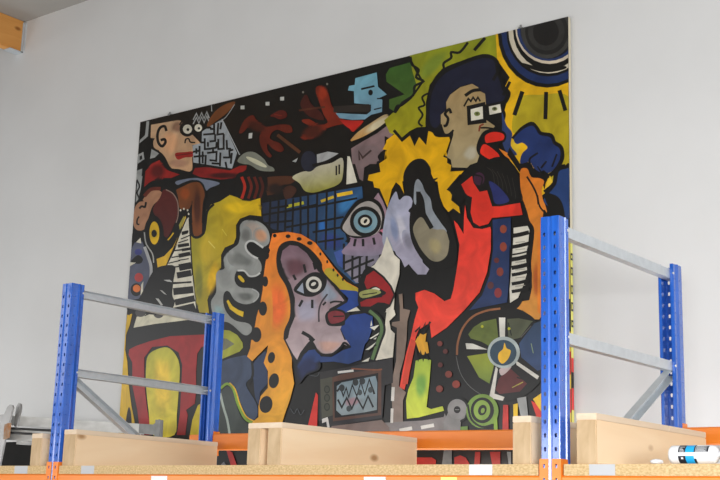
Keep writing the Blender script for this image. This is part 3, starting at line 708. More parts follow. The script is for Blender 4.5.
# blue pilot
F('U1', (104,156,172), [(75,88),(178,60),(184,130),(226,166),(190,183),(205,192),(203,250),(150,264),(120,286),(60,288),(0,280),(-20,255),(75,260),(130,262),(150,245),(150,215),(70,208),(68,150),(40,147),(45,125),(72,120)], 0, (112,146,165))
L('U1', K, 9, [(105,140),(165,126)], 0); E('U1', K, 148, 157, 11, 14); L('U1', K, 6, [(180,186),(205,186)], 0); L('U1', K, 6, [(165,238),(200,230)], 0)
F('U1', (44,38,34), [(-30,222),(140,212),(152,228),(140,250),(-30,252)], 0)
F('U1', (170,34,26), [(0,288),(106,294),(68,345),(25,315)], 0)
# buckets and pots
F('U1', (128,106,106), [(55,425),(110,392),(180,352),(242,305),(268,332),(245,378),(216,366),(216,430),(186,450),(176,500),(60,500)], 0, (112,92,92))
F('U2', (116,98,98), [(75,-20),(182,-20),(195,15),(180,30),(190,52),(150,65),(118,85),(112,150),(95,140),(60,20)], 0)
F('U1', (172,150,110), [(52,382),(85,345),(150,300),(212,264),(238,268),(230,292),(180,332),(112,372),(68,392)], 1, (176,130,70))
SE('U1', (196,184,150), 180, 312, 80, 24, -33); L('U1', K, 9, [(60,394),(112,374),(182,334),(234,292),(238,268)]); L('U1', K, 8, [(50,380),(85,343),(150,298),(212,260),(240,262)])
L('U1', (60,45,42), 9, [(95,480),(92,440),(110,470),(150,435)], 0)
F('T6', CR, [(565,30),(577,32),(612,156),(560,166)], 0)
F('T6', (186,180,160), [(300,132),(345,106),(395,98),(425,78),(490,62),(542,40),(542,130),(520,166),(460,190),(402,205),(360,196),(335,160)], 1, (140,136,50))
F('T6', (165,166,165), [(418,22),(470,8),(530,18),(482,50),(420,72)], 0)
E('T6', (36,39,52), 380, 55, 38, 50); L('T6', K, 8, [(512,78),(512,120)], 0); L('T6', K, 8, [(526,72),(526,115)], 0); L('T6', K, 14, [(400,75),(470,55),(545,12)])
F('T6', (150,152,150), [(300,55),(328,38),(318,60)], 0)

# --- eye creature
F('U2', (150,122,132), [(165,232),(185,205),(205,240),(222,280),(240,350),(205,350),(200,300)], 0)
F('U2', (150,116,134), [(55,415),(190,395),(215,360),(228,400),(205,500),(15,500),(50,440)], 1, (132,124,142))
F('U2', K, [(2,372),(18,330),(48,282),(85,242),(140,228),(190,250),(214,300),(220,340),(250,350),(245,366),(200,368),(168,408),(80,425),(25,400)])
F('U2', (165,158,152), [(14,370),(42,322),(66,288),(100,258),(142,246),(182,268),(202,310),(200,350),(190,385),(155,412),(60,412),(28,395)])
E('U2', K, 124, 344, 75, 73); E('U2', (118,148,158), 124, 344, 57, 55); SE('U2', (90,140,160), 124, 370, 40, 20); E('U2', K, 122, 342, 35, 32); E('U2', CR, 122, 342, 22, 19); E('U2', K, 124, 342, 7, 12, 35)
S('U2', (190,110,130), [(190,385),(225,375),(222,400),(196,402)])
L('U2', K, 12, [(76,430),(70,460)]); L('U2', K, 12, [(112,430),(113,460)]); L('U2', K, 12, [(162,424),(168,452)]); L('U2', K, 13, [(195,396),(214,414)]); L('U2', K, 9, [(30,440),(50,425)])

# --- yellow burst with the ear
F(None, (212,160,12), [('U1', [(225,385),(272,350),(300,382),(338,355),(360,402),(380,360),(412,397),(420,335),(450,330),(490,360),(522,360),(530,385),(505,460),(520,480)]),
  ('U2', [(512,10),(498,28),(520,38),(520,60),(540,72),(536,100),(600,96),(580,120),(520,190),(545,206),(540,240),(577,270),(580,312),(545,286),(525,302),(500,272),(480,222),(470,152),(455,150),(430,92),(300,152),(310,212),(290,172),(270,155),(250,190),(230,276),(192,186),(166,180),(160,152),(135,146),(140,120),(196,106),(190,66),(226,40),(220,0)]), ('U1', [(215,480),(226,432),(206,430),(222,400)])], 0)
F('U2', (150,154,172), [(225,292),(268,200),(285,240),(310,222),(340,226),(352,262),(330,292),(345,312),(335,362),(345,420),(385,480),(400,560),(380,580),(345,540),(300,500),(250,480),(205,440)], 1, (160,158,176), 'x')
F('U3', (158,154,172), [(235,-20),(355,-10),(372,62),(402,112),(430,140),(415,166),(375,166),(352,142),(332,116),(312,132),(296,96),(272,72)], 0)
SE('U2', (186,184,194), 300, 390, 28, 100, -14); SE('U2', (122,132,160), 262, 380, 22, 80, -10); SE('U2', (128,126,140), 330, 440, 26, 60, -20)
F('U2', K, [(308,160),(312,100),(350,52),(400,44),(436,86),(442,136),(472,134),(456,156),(478,205),(492,270),(530,330),(565,480),(540,560),(430,560),(350,450),(335,330),(352,220)])
F('U2', (132,138,144), [(356,215),(360,165),(374,140),(394,160),(410,200),(436,236),(448,292),(486,350),(514,395),(450,385),(418,322),(405,240),(386,202),(372,215),(366,262),(356,250)])
F(None, (132,124,102), [('U2', [(352,382),(368,340),(395,324),(430,368),(462,382),(506,385),(524,432)]), ('U3', [(526,10),(516,72),(480,102),(440,98),(400,58),(372,10)])])
S('U2', (150,138,100), [(430,420),(480,430),(495,480),(460,510),(425,470)])
L('U2', K, 22, [(378,205),(382,262),(410,320),(440,372)]); F('U2', K, [(330,296),(372,262),(400,290),(372,300),(345,304)], 0)

L('U2', K, 8, [(500,30),(520,38),(520,60),(540,72),(536,100),(600,96)], 0)
L('U2', K, 9, [(580,120),(520,190),(545,206),(540,240),(577,270),(582,312),(545,286),(525,302)], 0)
# --- green bushes
F('U1', (54,88,32), [(222,70),(240,40),(345,10),(372,60),(396,105),(350,170),(268,252),(238,232),(238,190),(312,166),(225,105)], 0, (66,92,36))
F('A7', (132,138,28), [(40,140),(160,108),(390,52),(400,170),(380,150),(330,140),(250,165),(170,195),(120,260),(105,330),(105,428),(70,430),(40,445),(10,470),(-40,452),(-62,402),(0,348),(58,302),(68,262),(50,202)], 0, (150,142,22))
S('A7', (112,128,40), [(80,190),(140,130),(200,120),(170,180),(110,240),(75,250)])
L('A7', K, 10, [(44,150),(50,180),(76,200),(66,230),(95,246),(60,266),(55,300),(10,340),(-10,345),(-20,370)]); L('A7', K, 10, [(272,92),(240,130),(206,130),(206,152),(176,174),(180,200)]); L('A7', K, 13, [(340,74),(300,120)], 0); L('A7', K, 8, [(112,295),(90,310),(100,340),(76,352),(92,380),(76,410),(90,425)])
L('U1', K, 14, [(262,340),(300,385),(340,352),(360,402),(380,358),(412,397),(420,335)], 0); L('U1', K, 10, [(345,10),(372,60),(398,105),(352,172),(300,205),(268,252)], 0)
# --- yellow sun field and loudspeaker
F(None, (214,166,20), [('A7', [(384,55),(400,50),(680,-10),(680,480)]), ('A8', [(680,360),(560,360),(500,200),(440,120),(420,60)]), ('A7', [(410,400),(436,300),(420,270),(440,230),(390,160)])], 0)
F(None, (168,150,30), [('A7', [(480,310),(560,300),(680,310),(680,480)]), ('A8', [(680,200),(600,200),(560,60),(470,20)]), ('A7', [(450,440),(455,380)])])
F('A8', (206,172,40), [(455,40),(480,55),(475,90),(450,110),(440,80)])
E('V1', K, 515, 112, 236, 262); E('V1', (28,44,84), 520, 106, 224, 250)
E('V1', K, 520, 106, 200, 214); E('V1', (200,190,168), 522, 100, 192, 206); E('V1', K, 524, 96, 172, 192); E('V1', (196,182,160), 526, 88, 163, 172); E('V1', (34,50,92), 524, 86, 154, 160); E('V1', (20,20,24), 522, 88, 136, 148)
E('V1', (58,57,54), 514, 98, 124, 136); E('V1', (34,33,32), 514, 104, 104, 112); E('V1', (48,47,45), 512, 104, 88, 92); E('V1', (28,27,26), 510, 106, 62, 66)
F('V1', K, [(395,255),(440,285),(520,300),(600,285),(600,270),(520,282),(450,268)])
L('A7', K, 17, [(490,290),(460,378)], 0); L('A7', K, 16, [(586,292),(583,394)], 0); L('A7', K, 16, [(640,285),(662,360)], 0)
# --- man with glasses
F('A7', K, [(104,430),(110,330),(125,258),(170,198),(250,163),(332,137),(380,148),(402,180),(396,215),(415,240),(420,262),(444,290),(436,322),(418,350),(425,380),(415,420),(400,470),(300,460),(160,470),(130,450)])
F('A7', (26,28,46), [(122,412),(122,330),(142,262),(184,214),(262,176),(332,154),(376,164),(386,210),(402,250),(410,280),(424,300),(405,330),(345,335),(330,290),(285,258),(220,280),(190,330),(180,370),(150,430)])
L('A7', K, 12, [(400,195),(375,240)], 0); L('A7', K, 12, [(440,250),(415,300)], 0)
F(None, (160,134,90), [('A7', [(188,360),(186,330),(202,300),(242,270),(290,256),(314,270),(322,286),(342,296),(345,335),(345,400),(382,425),(372,436),(345,442),(335,470)]), ('A8', [(325,40),(318,62),(320,100),(310,130),(282,140),(270,152),(210,150),(205,120),(188,108),(215,20)]), ('A7', [(215,440),(200,456),(180,456),(165,420),(165,380)])], 0, (152,138,104))
S('A8', (170,162,140), [(280,60),(312,70),(308,115),(275,125),(250,100)])
F('A7', K, [(268,345),(342,328),(348,412),(272,422)], 0); F('A7', K, [(340,340),(412,324),(418,382),(350,392)], 0); L('A7', K, 10, [(340,345),(355,340)], 0)
F('A7', CR, [(284,358),(332,346),(334,396),(286,404)], 0); F('A7', CR, [(357,347),(402,337),(407,370),(360,380)], 0)
E('A7', (110,120,60), 310, 376, 12, 9); E('A7', (70,70,40), 310, 375, 5, 5); E('A7', (120,125,80), 380, 356, 11, 8); E('A7', (60,60,40), 380, 355, 6, 5)
L('A7', K, 13, [(264,302),(292,284),(320,280)]); L('A7', K, 7, [(258,345),(275,315),(285,326),(294,310),(305,325),(313,310),(322,325)], 0)
L('A7', K, 11, [(205,372),(198,358),(182,376),(194,395),(188,420),(178,425)]); L('A7', K, 8, [(215,442),(196,458),(178,456),(165,420)])
L('A7', (120,50,30), 7, [(318,445),(322,425),(335,418)]); L('A7', K, 7, [(325,432),(350,432),(375,436)])
# lips, reed, hair at the cheek
F('V2', (42,56,96), [(300,60),(320,120),(348,160),(342,220),(372,262),(330,262),(300,200),(300,120)])
F('V2', K, [(176,232),(200,165),(240,140),(300,148),(320,170),(312,200),(285,215),(300,265),(285,300),(240,300),(200,280)])
F('V2', (214,44,30), [(222,205),(220,172),(260,154),(306,164),(306,190),(272,200),(240,205)]); F('V2', (214,46,30), [(195,246),(210,214),(240,224),(285,264),(280,290),(250,290),(206,266)])
F('V2', (206,118,36), [(284,234),(330,256),(366,296),(358,300),(312,268)], 0)
# navy hands
F('V2', K, [(335,228),(385,305),(445,325),(505,350),(530,358),(522,372),(508,405),(505,432),(485,380),(442,374),(420,334),(384,348),(355,305),(325,262)], 0)
L('V2', K, 20, [(355,185),(395,140),(440,115),(465,135),(485,162),(535,172),(550,205),(582,228),(588,280),(560,335),(522,365),(500,345),(480,360),(445,340),(428,310),(388,315)])
F('V2', (32,48,94), [(357,186),(395,146),(440,124),(460,138),(480,168),(530,180),(545,212),(575,234),(578,280),(553,328),(522,352),(500,338),(480,346),(452,326),(432,298),(388,306),(395,260),(422,230),(398,206),(370,212)])
L('V2', K, 9, [(470,256),(432,285),(440,322)]); L('V2', K, 9, [(512,296),(488,326)]); L('V2', K, 8, [(562,262),(540,320)]); L('V2', K, 7, [(470,320),(486,345)])
F('V2', (220,180,50), [(530,362),(540,388),(556,396),(535,412),(505,432),(514,405)], 0)
L('V2', K, 16, [(505,440),(548,400),(560,335),(600,316)])
F('V2', K, [(515,440),(552,400),(565,335),(600,318),(625,325),(625,600),(470,600),(480,480)])
F(None, (34,58,104), [('V2', [(524,450),(560,405),(572,346),(604,332),(622,340),(622,480)]), ('V3', [(622,90),(580,60),(520,30),(500,0)])])
# orange arm
F(None, (204,112,32), [('V2', [(386,345),(420,330),(440,370),(480,376),(502,392),(490,430),(496,480)]), ('V3', [(505,20),(515,62),(495,85),(500,540),(395,545),(425,500),(445,400),(440,300),(455,150),(432,100),(420,55),(400,0)]), ('V2', [(395,480)])], 1, (192,130,54))
L('V2', K, 9, [(420,370),(448,415),(468,460),(474,500)]); F('V3', K, [(505,-30),(520,30),(560,75),(600,90),(590,20),(560,-20)])
L('V3', K, 8, [(470,-20),(480,30),(505,62)])

# --- red jacket and accordion
F('A8', K, [(195,235),(250,195),(300,150),(380,110),(430,120),(470,160),(485,240),(485,290),(380,340),(300,300),(240,260)])
F('A8', (206,48,34), [(238,226),(290,184),(296,212),(320,248),(350,242),(370,306),(402,306),(482,292),(492,340),(440,346),(370,352),(355,376),(320,386),(295,370),(284,330),(290,270),(272,262),(250,240)], 0)
F('A8', (36,42,92), [(358,206),(395,226),(438,278),(420,294),(382,294),(370,250)]); E('A8', (60,32,52), 318, 196, 22, 26); L('A8', K, 6, [(300,180),(330,190),(325,225)])
F('A8', K, [(198,242),(245,215),(262,250),(240,262),(262,275),(245,300),(215,270)], 0)
for i in range(6): L('A8', (52,48,44), 2, [(350+20*i,150+8*i),(372+18*i,170+16*i),(380+17*i,215+12*i)])
F(None, (216,54,42), [('A8', [(217,362),(232,376),(256,416),(258,345),(262,300),(270,352),(295,392),(330,397),(363,388)]), ('A9', [(366,0),(365,80),(350,170),(320,250),(260,320),(190,390),(128,432),(120,372),(104,382),(76,400),(65,430),(48,520),(20,640),(0,630),(25,500),(45,430),(60,360),(75,310),(64,280),(64,252),(100,240),(140,255),(180,285),(205,275),(215,240),(232,140),(240,60),(226,0)])], 0, (226,70,50))
F(None, (30,46,86), [('A8', [(372,360),(445,350),(445,480)]), ('A9', [(440,60),(438,200),(430,290),(380,300),(320,312),(278,322),(330,262),(360,182),(374,80)])], 0, (38,54,92))
DOT('A8', (138,66,48), [(415,397)], 14, 17); DOT('A9', (136,62,46), [(415,68)], 14, 19); DOT('A9', (96,44,44), [(388,122)], 11); DOT('A9', (122,56,46), [(402,168)], 14, 18); DOT('A9', (88,50,52), [(364,222)], 13, 15); DOT('A9', (128,50,52), [(394,252)], 15, 20)
F(None, (202,198,184), [('A8', [(456,392),(512,384),(520,400),(512,480)]), ('A9', [(512,60),(505,110),(511,170),(496,220),(474,272),(442,292),(440,240),(450,120),(456,20)])], 0)
for y, w_ in ((165,20), (218,18), (255,8), (278,20), (318,20), (352,16), (395,16), (432,16), (60,0)):
    if w_: L('V3', K, w_, [(350,y+8),(385,y+2),(425,y-8)])
for y in (205, 240, 300, 337, 375, 415): L('V3', (150,146,134), 4, [(365,y),(410,y-5)])
F(None, (190,128,52), [('V4', [(390,8),(490,-8),(490,72),(440,56),(392,50),(345,50),(372,32)])], 0)
L('V4', K, 12, [(395,0),(375,30),(345,45),(290,40),(230,48)])

SE('A9', (170,84,30), 548, 200, 20, 90)
# --- wheel
F('PX', (204,116,36), [(538,232),(558,232),(552,330),(545,318),(538,312)], 0)
F('PX', (222,190,54), [(560,236),(575,236),(575,445),(558,445),(553,335)], 0); F('PX', (196,48,40), [(560,356),(575,350),(575,372),(562,380)], 0); F('PX', (196,48,40), [(558,392),(575,388),(575,412),(560,415)], 0); F('PX', K, [(566,300),(575,298),(575,330),(564,334)], 0)
E('V4', K, 305, 258, 222, 228)
L('V4', (140,90,58), 10, [(84,262),(88,205),(112,135),(160,80),(225,52),(290,42)]); L('V4', (92,92,90), 3, [(80,270),(100,350),(150,420),(240,478)])
F('V4', (92,104,46), [(138,165),(165,130),(205,105),(272,90),(282,180),(240,222),(200,200),(150,185)], 0); F('V4', (76,80,60), [(325,92),(380,88),(448,102),(385,182),(352,190),(330,178)], 0)
F('V4', (44,62,84), [(448,115),(490,100),(500,330),(470,340),(392,275),(382,210)], 0, (46,66,104)); F('V4', (134,142,44), [(132,270),(235,255),(262,312),(240,402),(190,372),(150,300)], 0, (104,124,50)); F('V4', (84,34,34), [(285,380),(332,322),(420,402),(385,440),(290,452),(268,432)], 0)
F('V4', (200,198,188), [(285,85),(316,85),(314,186),(290,186)], 0); F('V4', (200,198,188), [(125,208),(160,210),(230,238),(130,236)], 0); F('V4', (200,198,188), [(365,290),(478,366),(470,382),(370,312)], 0); F('V4', (200,198,188), [(270,320),(280,332),(264,450),(312,466),(304,484),(238,470)], 0)
F('V4', (176,160,158), [(290,330),(345,318),(320,350),(295,362)])
E('V4', (158,168,166), 308, 252, 78, 76); E('V4', (46,66,80), 306, 254, 64, 62); F('V4', (214,168,44), [(285,255),(305,235),(312,205),(322,232),(342,244),(330,282),(302,306),(282,285)])
L('V4', K, 5, [(330,110),(345,170)]); L('V4', K, 6, [(372,372),(430,390)]); L('V4', (150,140,60), 5, [(350,420),(400,395)]); DOT('V4', (170,170,40), [(205,128),(334,138)], 7); L('V4', (120,140,110), 4, [(440,210),(450,255)]); L('V4', K, 14, [(380,200),(445,115)], 0); L('V4', (80,78,74), 4, [(390,180),(440,125)], 0)

# --- dotted dark cloth, lime cloth, twig
DOT('U4', (110,52,44), [(482,18)], 13); DOT('U4', (88,44,40), [(508,55),(484,120)], 12); DOT('U4', (112,54,44), [(524,165),(480,235)], 17); DOT('U4', (130,56,44), [(560,213)], 19)
for a, b, c in ((30,100,200), (65,100,225)): pass
F('U4', (196,64,42), [(344,-5),(368,8),(352,80),(336,160),(328,212),(303,212),(310,150),(330,60)], 0)
F('U4', (150,172,62), [(330,240),(355,180),(366,100),(400,90),(440,96),(432,200),(418,322),(440,332),(495,318),(502,340),(440,356),(380,372),(324,378),(320,290)], 0, (190,200,64))
S('U4', (112,156,66), [(365,170),(400,150),(425,180),(415,260),(385,290),(362,250)])
F(None, (208,152,38), [('U3', [(362,490),(385,448),(400,455),(418,448),(412,490)]), ('U4', [(422,10),(430,62),(400,72),(384,60),(366,10)])], 0)
for q in ([(365,40),(378,100),(390,55),(402,100),(412,60),(428,95)],): L('U4', K, 8, q, 0)
L('U3', K, 10, [(365,440),(385,420),(380,460),(412,400),(405,450),(435,395)], 0)
F(None, (122,104,90), [('U3', [(284,262),(302,258),(306,330),(340,338),(326,392),(322,480)]), ('U4', [(312,80),(290,160),(285,222),(320,252),(305,290),(305,400),(255,400),(250,200),(272,100),(275,0)]), ('U3', [(276,422),(250,410),(254,395),(290,390),(290,320)])], 0, (128,112,102))
F('U4', (124,118,116), [(0,412),(100,402),(240,396),(300,392),(400,387),(500,370),(512,330),(560,290),(612,312),(612,368),(584,382),(577,500),(0,500)], 0)
for a, b, w_ in (((258,230),(255,290),15), ((253,332),(251,395),13), ((292,434),(345,424),17), ((395,420),(450,410),17), ((145,442),(195,435),15), ((523,390),(523,445),17)): L('U4', (200,196,188), w_, [a, b], 0)
E('U4', K, 565, 335, 62, 62); F('U4', (128,126,124), [(500,395),(530,330),(600,300),(612,340),(600,375),(580,385),(575,470),(500,470)], 0); E('U4', (136,134,132), 565, 332, 46, 48); E('U4', K, 565, 335, 16, 17); L('U4', (136,134,132), 3, [(556,335),(574,335)])
# green spiral and bits at the right foot
E('W5', (112,142,60), 302, 150, 78, 82); E('W5', K, 302, 146, 56, 62); E('W5', (128,156,66), 300, 145, 40, 48); E('W5', K, 302, 145, 20, 26, 20); E('W5', (128,156,66), 304, 147, 9, 13, 20)
L('W5', K, 10, [(232,120),(250,190),(300,225),(350,215)]); F('W5', (104,134,60), [(196,225),(232,222),(232,255),(200,255)], 0); F('W5', (120,150,50), [(355,170),(372,165),(376,245),(358,250)], 0)
F('W5', (178,44,36), [(402,120),(426,120),(428,245),(398,250)], 0); F('W5', (206,170,34), [(450,118),(472,112),(472,200),(452,200)], 0); F('W5', (140,142,140), [(468,88),(512,80),(525,200),(492,200)], 0)
F('W5', (214,174,40), [(545,92),(590,60),(590,175),(575,140)], 0); F('W5', (196,48,36), [(536,100),(556,110),(590,160),(590,260),(550,260),(560,170)], 0)
for q in ([(-20,372),(60,372),(80,385),(78,420),(-20,420)], [(168,372),(195,362),(222,372),(250,420),(168,420)], [(268,345),(292,345),(290,420),(262,420)], [(338,345),(388,345),(388,420),(352,420)], [(-160,345),(-110,350),(-60,380),(-160,420)], [(240,270),(330,258),(330,300),(240,300)]): F('W5', (190,44,32), q, 0)
F('W5', (130,130,126), [(118,335),(156,335),(156,420),(106,420)], 0); F('W5', (150,150,146), [(420,345),(440,345),(440,420),(430,420)], 0)
F('T4', (180,40,34), [(560,380),(590,395),(620,480),(590,480)], 0); F('T4', (110,112,116), [(535,455),(550,440),(575,480),(535,480)], 0)

# --- big face with the orange mane
F(None, (226,118,36), [('T6', [(190,470),(207,402),(280,393),(345,405),(412,445)]), ('T7', [(450,62),(500,130),(560,200),(645,246),(600,250),(520,240),(400,300),(300,480)]), ('T8', [(300,130),(311,210),(290,290),(265,360),(230,480),(100,480),(110,395),(140,370),(140,320),(150,270),(185,230),(185,150),(165,110),(180,60),(186,25),(110,102),(85,80),(100,40),(105,0)]), ('T7', [(125,480),(120,430),(130,370),(150,300),(160,240),(165,170),(175,100),(196,50)])], 0, (214,160,44))
S('T7', (224,102,38), [(200,200),(250,200),(285,290),(280,380),(240,440),(200,430),(190,300)]); S('T7', (222,140,40), [(165,300),(200,260),(200,430),(150,480),(130,440)])
F('T7', (176,156,40), [(462,140),(500,142),(560,202),(640,246),(620,258),(540,238),(500,215),(458,178)])
F(None, K, [('T7', [(225,90),(240,30),(280,6),(332,10),(392,48),(442,108),(456,160),(565,290),(560,480)]), ('T8', [(340,110),(322,160),(312,130),(290,60),(262,0)]), ('T7', [(260,470),(265,430),(290,370),(290,290),(270,220),(235,160)])])
F(None, (30,62,132), [('T7', [(528,238),(610,246),(642,266),(622,312),(572,346),(530,356),(515,330),(565,300),(572,280)])], 0)
F(None, (28,58,126), [('T7', [(530,420),(580,362),(650,352),(688,368),(690,412),(668,480)]), ('T8', [(650,22),(632,95),(572,116),(500,104),(400,110),(330,128),(345,90),(380,50),(415,45),(440,80),(490,82),(545,50),(586,36),(560,0)])], 0, (40,62,110))
F('T7', CR, [(562,346),(610,322),(628,340)], 0)
F(None, (120,92,104), [('T7', [(246,95),(255,52),(290,25),(328,30),(372,65),(405,115),(425,150),(462,180),(492,215),(532,265),(552,292),(520,310),(482,330),(470,352),(470,390),(490,410),(540,410),(532,430),(552,480)]), ('T8', [(562,0),(578,24),(572,32),(545,18),(530,40),(490,66),(440,66),(412,30),(385,5),(370,22),(340,62),(325,96),(308,72),(290,40),(270,0)]), ('T7', [(282,470),(290,430),(315,370),(315,280),(295,215),(262,155)])], 0, (182,164,166))
S('T7', (100,64,72), [(270,90),(340,80),(390,130),(340,180),(290,190),(262,140)]); S('T7', (148,158,172), [(460,190),(500,230),(530,270),(500,300),(455,300),(430,260)]); S('T7', (160,156,172), [(330,290),(420,280),(430,380),(340,400),(315,340)])
S('T8', (190,152,138), [(420,5),(530,5),(548,20),(490,62),(440,60)])
L('T7', K, 17, [(352,445),(382,462),(404,482)]); L('T8', K, 11, [(385,-5),(405,22),(425,58),(455,72),(500,66),(535,35),(552,14),(578,32)])
F('T7', K, [(308,240),(350,188),(400,156),(450,164),(468,195),(452,242),(402,272),(352,268)]); F('T7', (150,158,172), [(324,242),(352,205),(358,258)], 0)
E('T7', K, 405, 214, 52, 52); E('T7', (200,196,186), 405, 214, 38, 38); E('T7', K, 405, 214, 24, 24); E('T7', (200,196,186), 404, 212, 13, 8, -30)
for q in ([(358,120),(366,155)], [(308,170),(318,190)], [(405,112),(412,140)], [(350,292),(336,318)], [(398,290),(398,325)]): L('T7', K, 12, q)
L('T7', (60,50,56), 8, [(470,262),(442,300),(430,340),(430,392)]); L('T7', K, 9, [(450,312),(462,300)]); L('T7', K, 9, [(485,302),(505,296),(540,298)])
F('T7', K, [(464,352),(500,330),(555,345),(556,392),(545,412),(480,412),(462,385)]); F('T7', (124,44,50), [(474,355),(508,340),(548,352),(550,385),(505,402),(482,396)]); L('T7', K, 6, [(500,368),(550,366)])
for a, b, rx, ry in ((178,75,13,19), (172,200,14,25), (161,330,20,34), (130,455,24,36)): E('T7', K, a, b, rx, ry)
for a, b, rx, ry in ((202,85,17,27), (214,196,24,36), (176,310,31,41)): E('T8', K, a, b, rx, ry, 10)
DOT('T6', K, [(282,415),(335,428),(388,448)], 12, 9); DOT('T7', K, [(385,15)], 12, 9); DOT('T7', K, [(437,68),(470,105),(500,145),(520,170),(545,190)], 5, 8); DOT('T6', K, [(218,412)], 9)

# --- centre: white flame, red lips, thorns
F('A5', (204,198,182), [(470,186),(488,228),(500,260),(522,280),(520,340),(502,408),(497,490),(465,490),(478,430),(440,330),(382,352),(386,322),(420,300),(448,260)], 0)
F('A6', (204,198,182), [(470,0),(500,0),(505,20),(480,45),(486,80),(502,95),(494,190),(425,202),(440,160),(460,100),(465,40)], 0)
F('U3', CR, [(105,200),(130,155),(118,205)], 0)
F('U3', K, [(92,205),(115,150),(135,125),(165,135),(215,175),(252,222),(270,265),(245,320),(215,340),(150,335),(95,325),(88,290)], 0)
F('U3', (142,28,30), [(120,205),(130,172),(165,148),(206,180),(242,222),(260,264),(240,310),(215,302),(185,300),(150,320),(104,320),(100,300),(130,285),(205,275),(210,245),(182,228),(132,236)], 0)
F('U3', K, [(140,240),(170,222),(205,240),(225,255),(200,270),(160,262)]); F('U3', CR, [(152,238),(175,228),(196,240),(170,246)])
F('U3', (150,152,88), [(98,252),(158,236),(196,246),(190,260),(112,280)]); L('U3', K, 5, [(112,264),(180,254)])
L('A6', K, 22, [(405,5),(440,35),(455,80),(438,130),(412,198)]); L('A6', (84,110,68), 13, [(402,5),(438,38),(450,80),(434,130),(412,196)])
for q in ([(384,160),(428,128),(405,160)], [(400,115),(440,90),(425,118)], [(402,70),(440,60),(420,82)], [(368,208),(402,190),(396,206)], [(408,40),(412,62),(404,66)]): F('A6', (206,204,190), q, 0)
L('A6', K, 5, [(395,165),(428,140)], 0); L('A6', K, 5, [(405,120),(440,100)], 0)

# --- television
F('A6', (44,42,42), [(198,250),(320,228),(494,192),(494,292),(462,302),(452,432),(240,468),(238,432),(200,446)], 0)
F('A6', (84,58,46), [(252,270),(300,255),(448,235),(448,420),(255,446)], 0); F('A6', (70,70,58), [(204,278),(252,268),(254,422),(210,434)], 0)
F('A6', K, [(258,288),(436,252),(434,412),(262,432)], 0)
F('A6', (116,134,142), [(270,305),(290,290),(425,264),(432,290),(430,400),(380,410),(290,422),(268,402)], 0, (128,140,142))
S('A6', (140,112,118), [(300,360),(345,345),(370,365),(340,385),(305,385)])
L('A6', K, 8, [(272,325),(285,308),(296,345),(308,312),(318,350),(332,300),(350,345),(366,288),(382,340),(400,278),(420,335)], 0); L('A6', K, 8, [(275,360),(290,390),(310,352),(330,395),(350,350),(375,395),(395,345),(415,388)], 0)
DOT('A6', (46,50,50), [(345,290),(372,285),(290,312)], 12, 14); DOT('A6', (60,66,66), [(318,395),(362,330),(405,320)], 10, 12)
for y in (318, 352, 388): E('A6', (38,40,34), 231, y, 12, 16); E('A6', (60,62,52), 231, y, 8, 11)
L('A6', (198,196,190), 9, [(276,250),(335,243)]); F('T8', (196,44,34), [(372,480),(378,410),(416,252),(426,266),(420,480)], 0); L('A6', K, 6, [(200,250),(198,440)], 0)
F('T8', (196,192,186), [(445,380),(472,370),(476,384),(482,420),(470,420),(466,392),(446,400)], 0); L('A6', (120,72,48), 6, [(330,235),(420,240),(450,238)])
F('A6', (118,100,92), [(240,480),(250,465),(450,440),(480,470),(480,500),(240,500)], 0)
L('A6', (76,80,84), 2, [(160,260),(190,265),(200,250)]); L('A6', (76,80,84), 2, [(85,395),(100,415),(112,395),(125,420),(140,400)]); S('A6', (34,44,84), [(105,225),(150,175),(190,190),(200,235),(150,260),(120,290)])

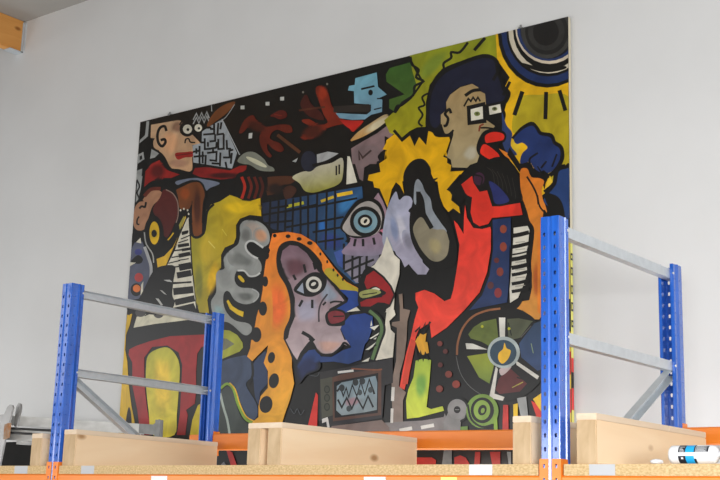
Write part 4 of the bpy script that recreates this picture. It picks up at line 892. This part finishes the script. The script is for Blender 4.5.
# mesh
me = bpy.data.meshes.new('painting'); me.from_pydata(PV, [], PF)
at = me.color_attributes.new('paint', 'FLOAT_COLOR', 'POINT')
for i, c in enumerate(PC): at.data[i].color = c
pm = new_mat('oil_paint', (.5, .5, .5), .30, 0, .5)
nt = pm.node_tree; N = nt.nodes; LK = nt.links; b = N['Principled BSDF']
va = N.new('ShaderNodeVertexColor'); va.layer_name = 'paint'
tc = N.new('ShaderNodeTexCoord'); n1 = N.new('ShaderNodeTexNoise'); n1.inputs['Scale'].default_value = 6; n1.inputs['Detail'].default_value = 6; n1.inputs['Distortion'].default_value = 1.2
LK.new(tc.outputs['Object'], n1.inputs['Vector'])
mr = N.new('ShaderNodeMapRange'); mr.inputs['From Min'].default_value = .3; mr.inputs['From Max'].default_value = .7; mr.inputs['To Min'].default_value = .76; mr.inputs['To Max'].default_value = 1.2
LK.new(n1.outputs['Fac'], mr.inputs['Value'])
mx = N.new('ShaderNodeVectorMath'); mx.operation = 'SCALE'; LK.new(va.outputs['Color'], mx.inputs[0]); LK.new(mr.outputs[0], mx.inputs['Scale'])
LK.new(mx.outputs[0], b.inputs['Base Color'])
bp = N.new('ShaderNodeBump'); bp.inputs['Strength'].default_value = .15; bp.inputs['Distance'].default_value = .002; LK.new(n1.outputs['Fac'], bp.inputs['Height']); LK.new(bp.outputs[0], b.inputs['Normal'])
me.materials.append(pm)
po = bpy.data.objects.new('painted_front', me); COL.objects.link(po); po.parent = panel
# the picture runs on round the right hand edge
def on_side(y_px): return plane_pt(569, y_px)[1]
s = MB(); xs = PX1-pcx+.0003
def side(z0, z1, k, a=.0008, b_=PT-.001, dx=0.0): s.mi = k; s.face([(xs+dx, a, z0), (xs+dx, b_, z0), (xs+dx, b_, z1), (xs+dx, a, z1)])
side(on_side(440), on_side(236), 0)
for y, k_ in ((253, 7), (267, 8), (285, 9), (302, 9), (320, 7)): side(on_side(y+k_), on_side(y), 1, .003, .0245, .0003); side(on_side(y+k_-2), on_side(y+2), 0, .009, .019, .0006)
side(on_side(372), on_side(358), 2, dx=.0003); side(on_side(388), on_side(372), 1, dx=.0003); side(on_side(410), on_side(388), 2, dx=.0003)
tag(s.build('painted_edge', [new_mat('edge_yellow', lin((236, 226, 120), 1.15), .5), new_mat('edge_black', lin(K), .5), new_mat('edge_red', lin((220, 60, 60), 1.2), .5)], panel, norm=False), 'yellow painted right edge')
for x in (175, 520):
    q = plane_pt(x, 20)[0]; zt = PZ1-PZ0
    s = MB(); s.box((q-.012, -.003, zt-.006), (q+.012, PT+.01, zt+.012), .003); s.box((q-.006, .004, zt+.012), (q+.006, .012, zt+.026), .002); tag(s.build('hanging_clip', M['dark_grey'], panel), 'small grey hanging clip')
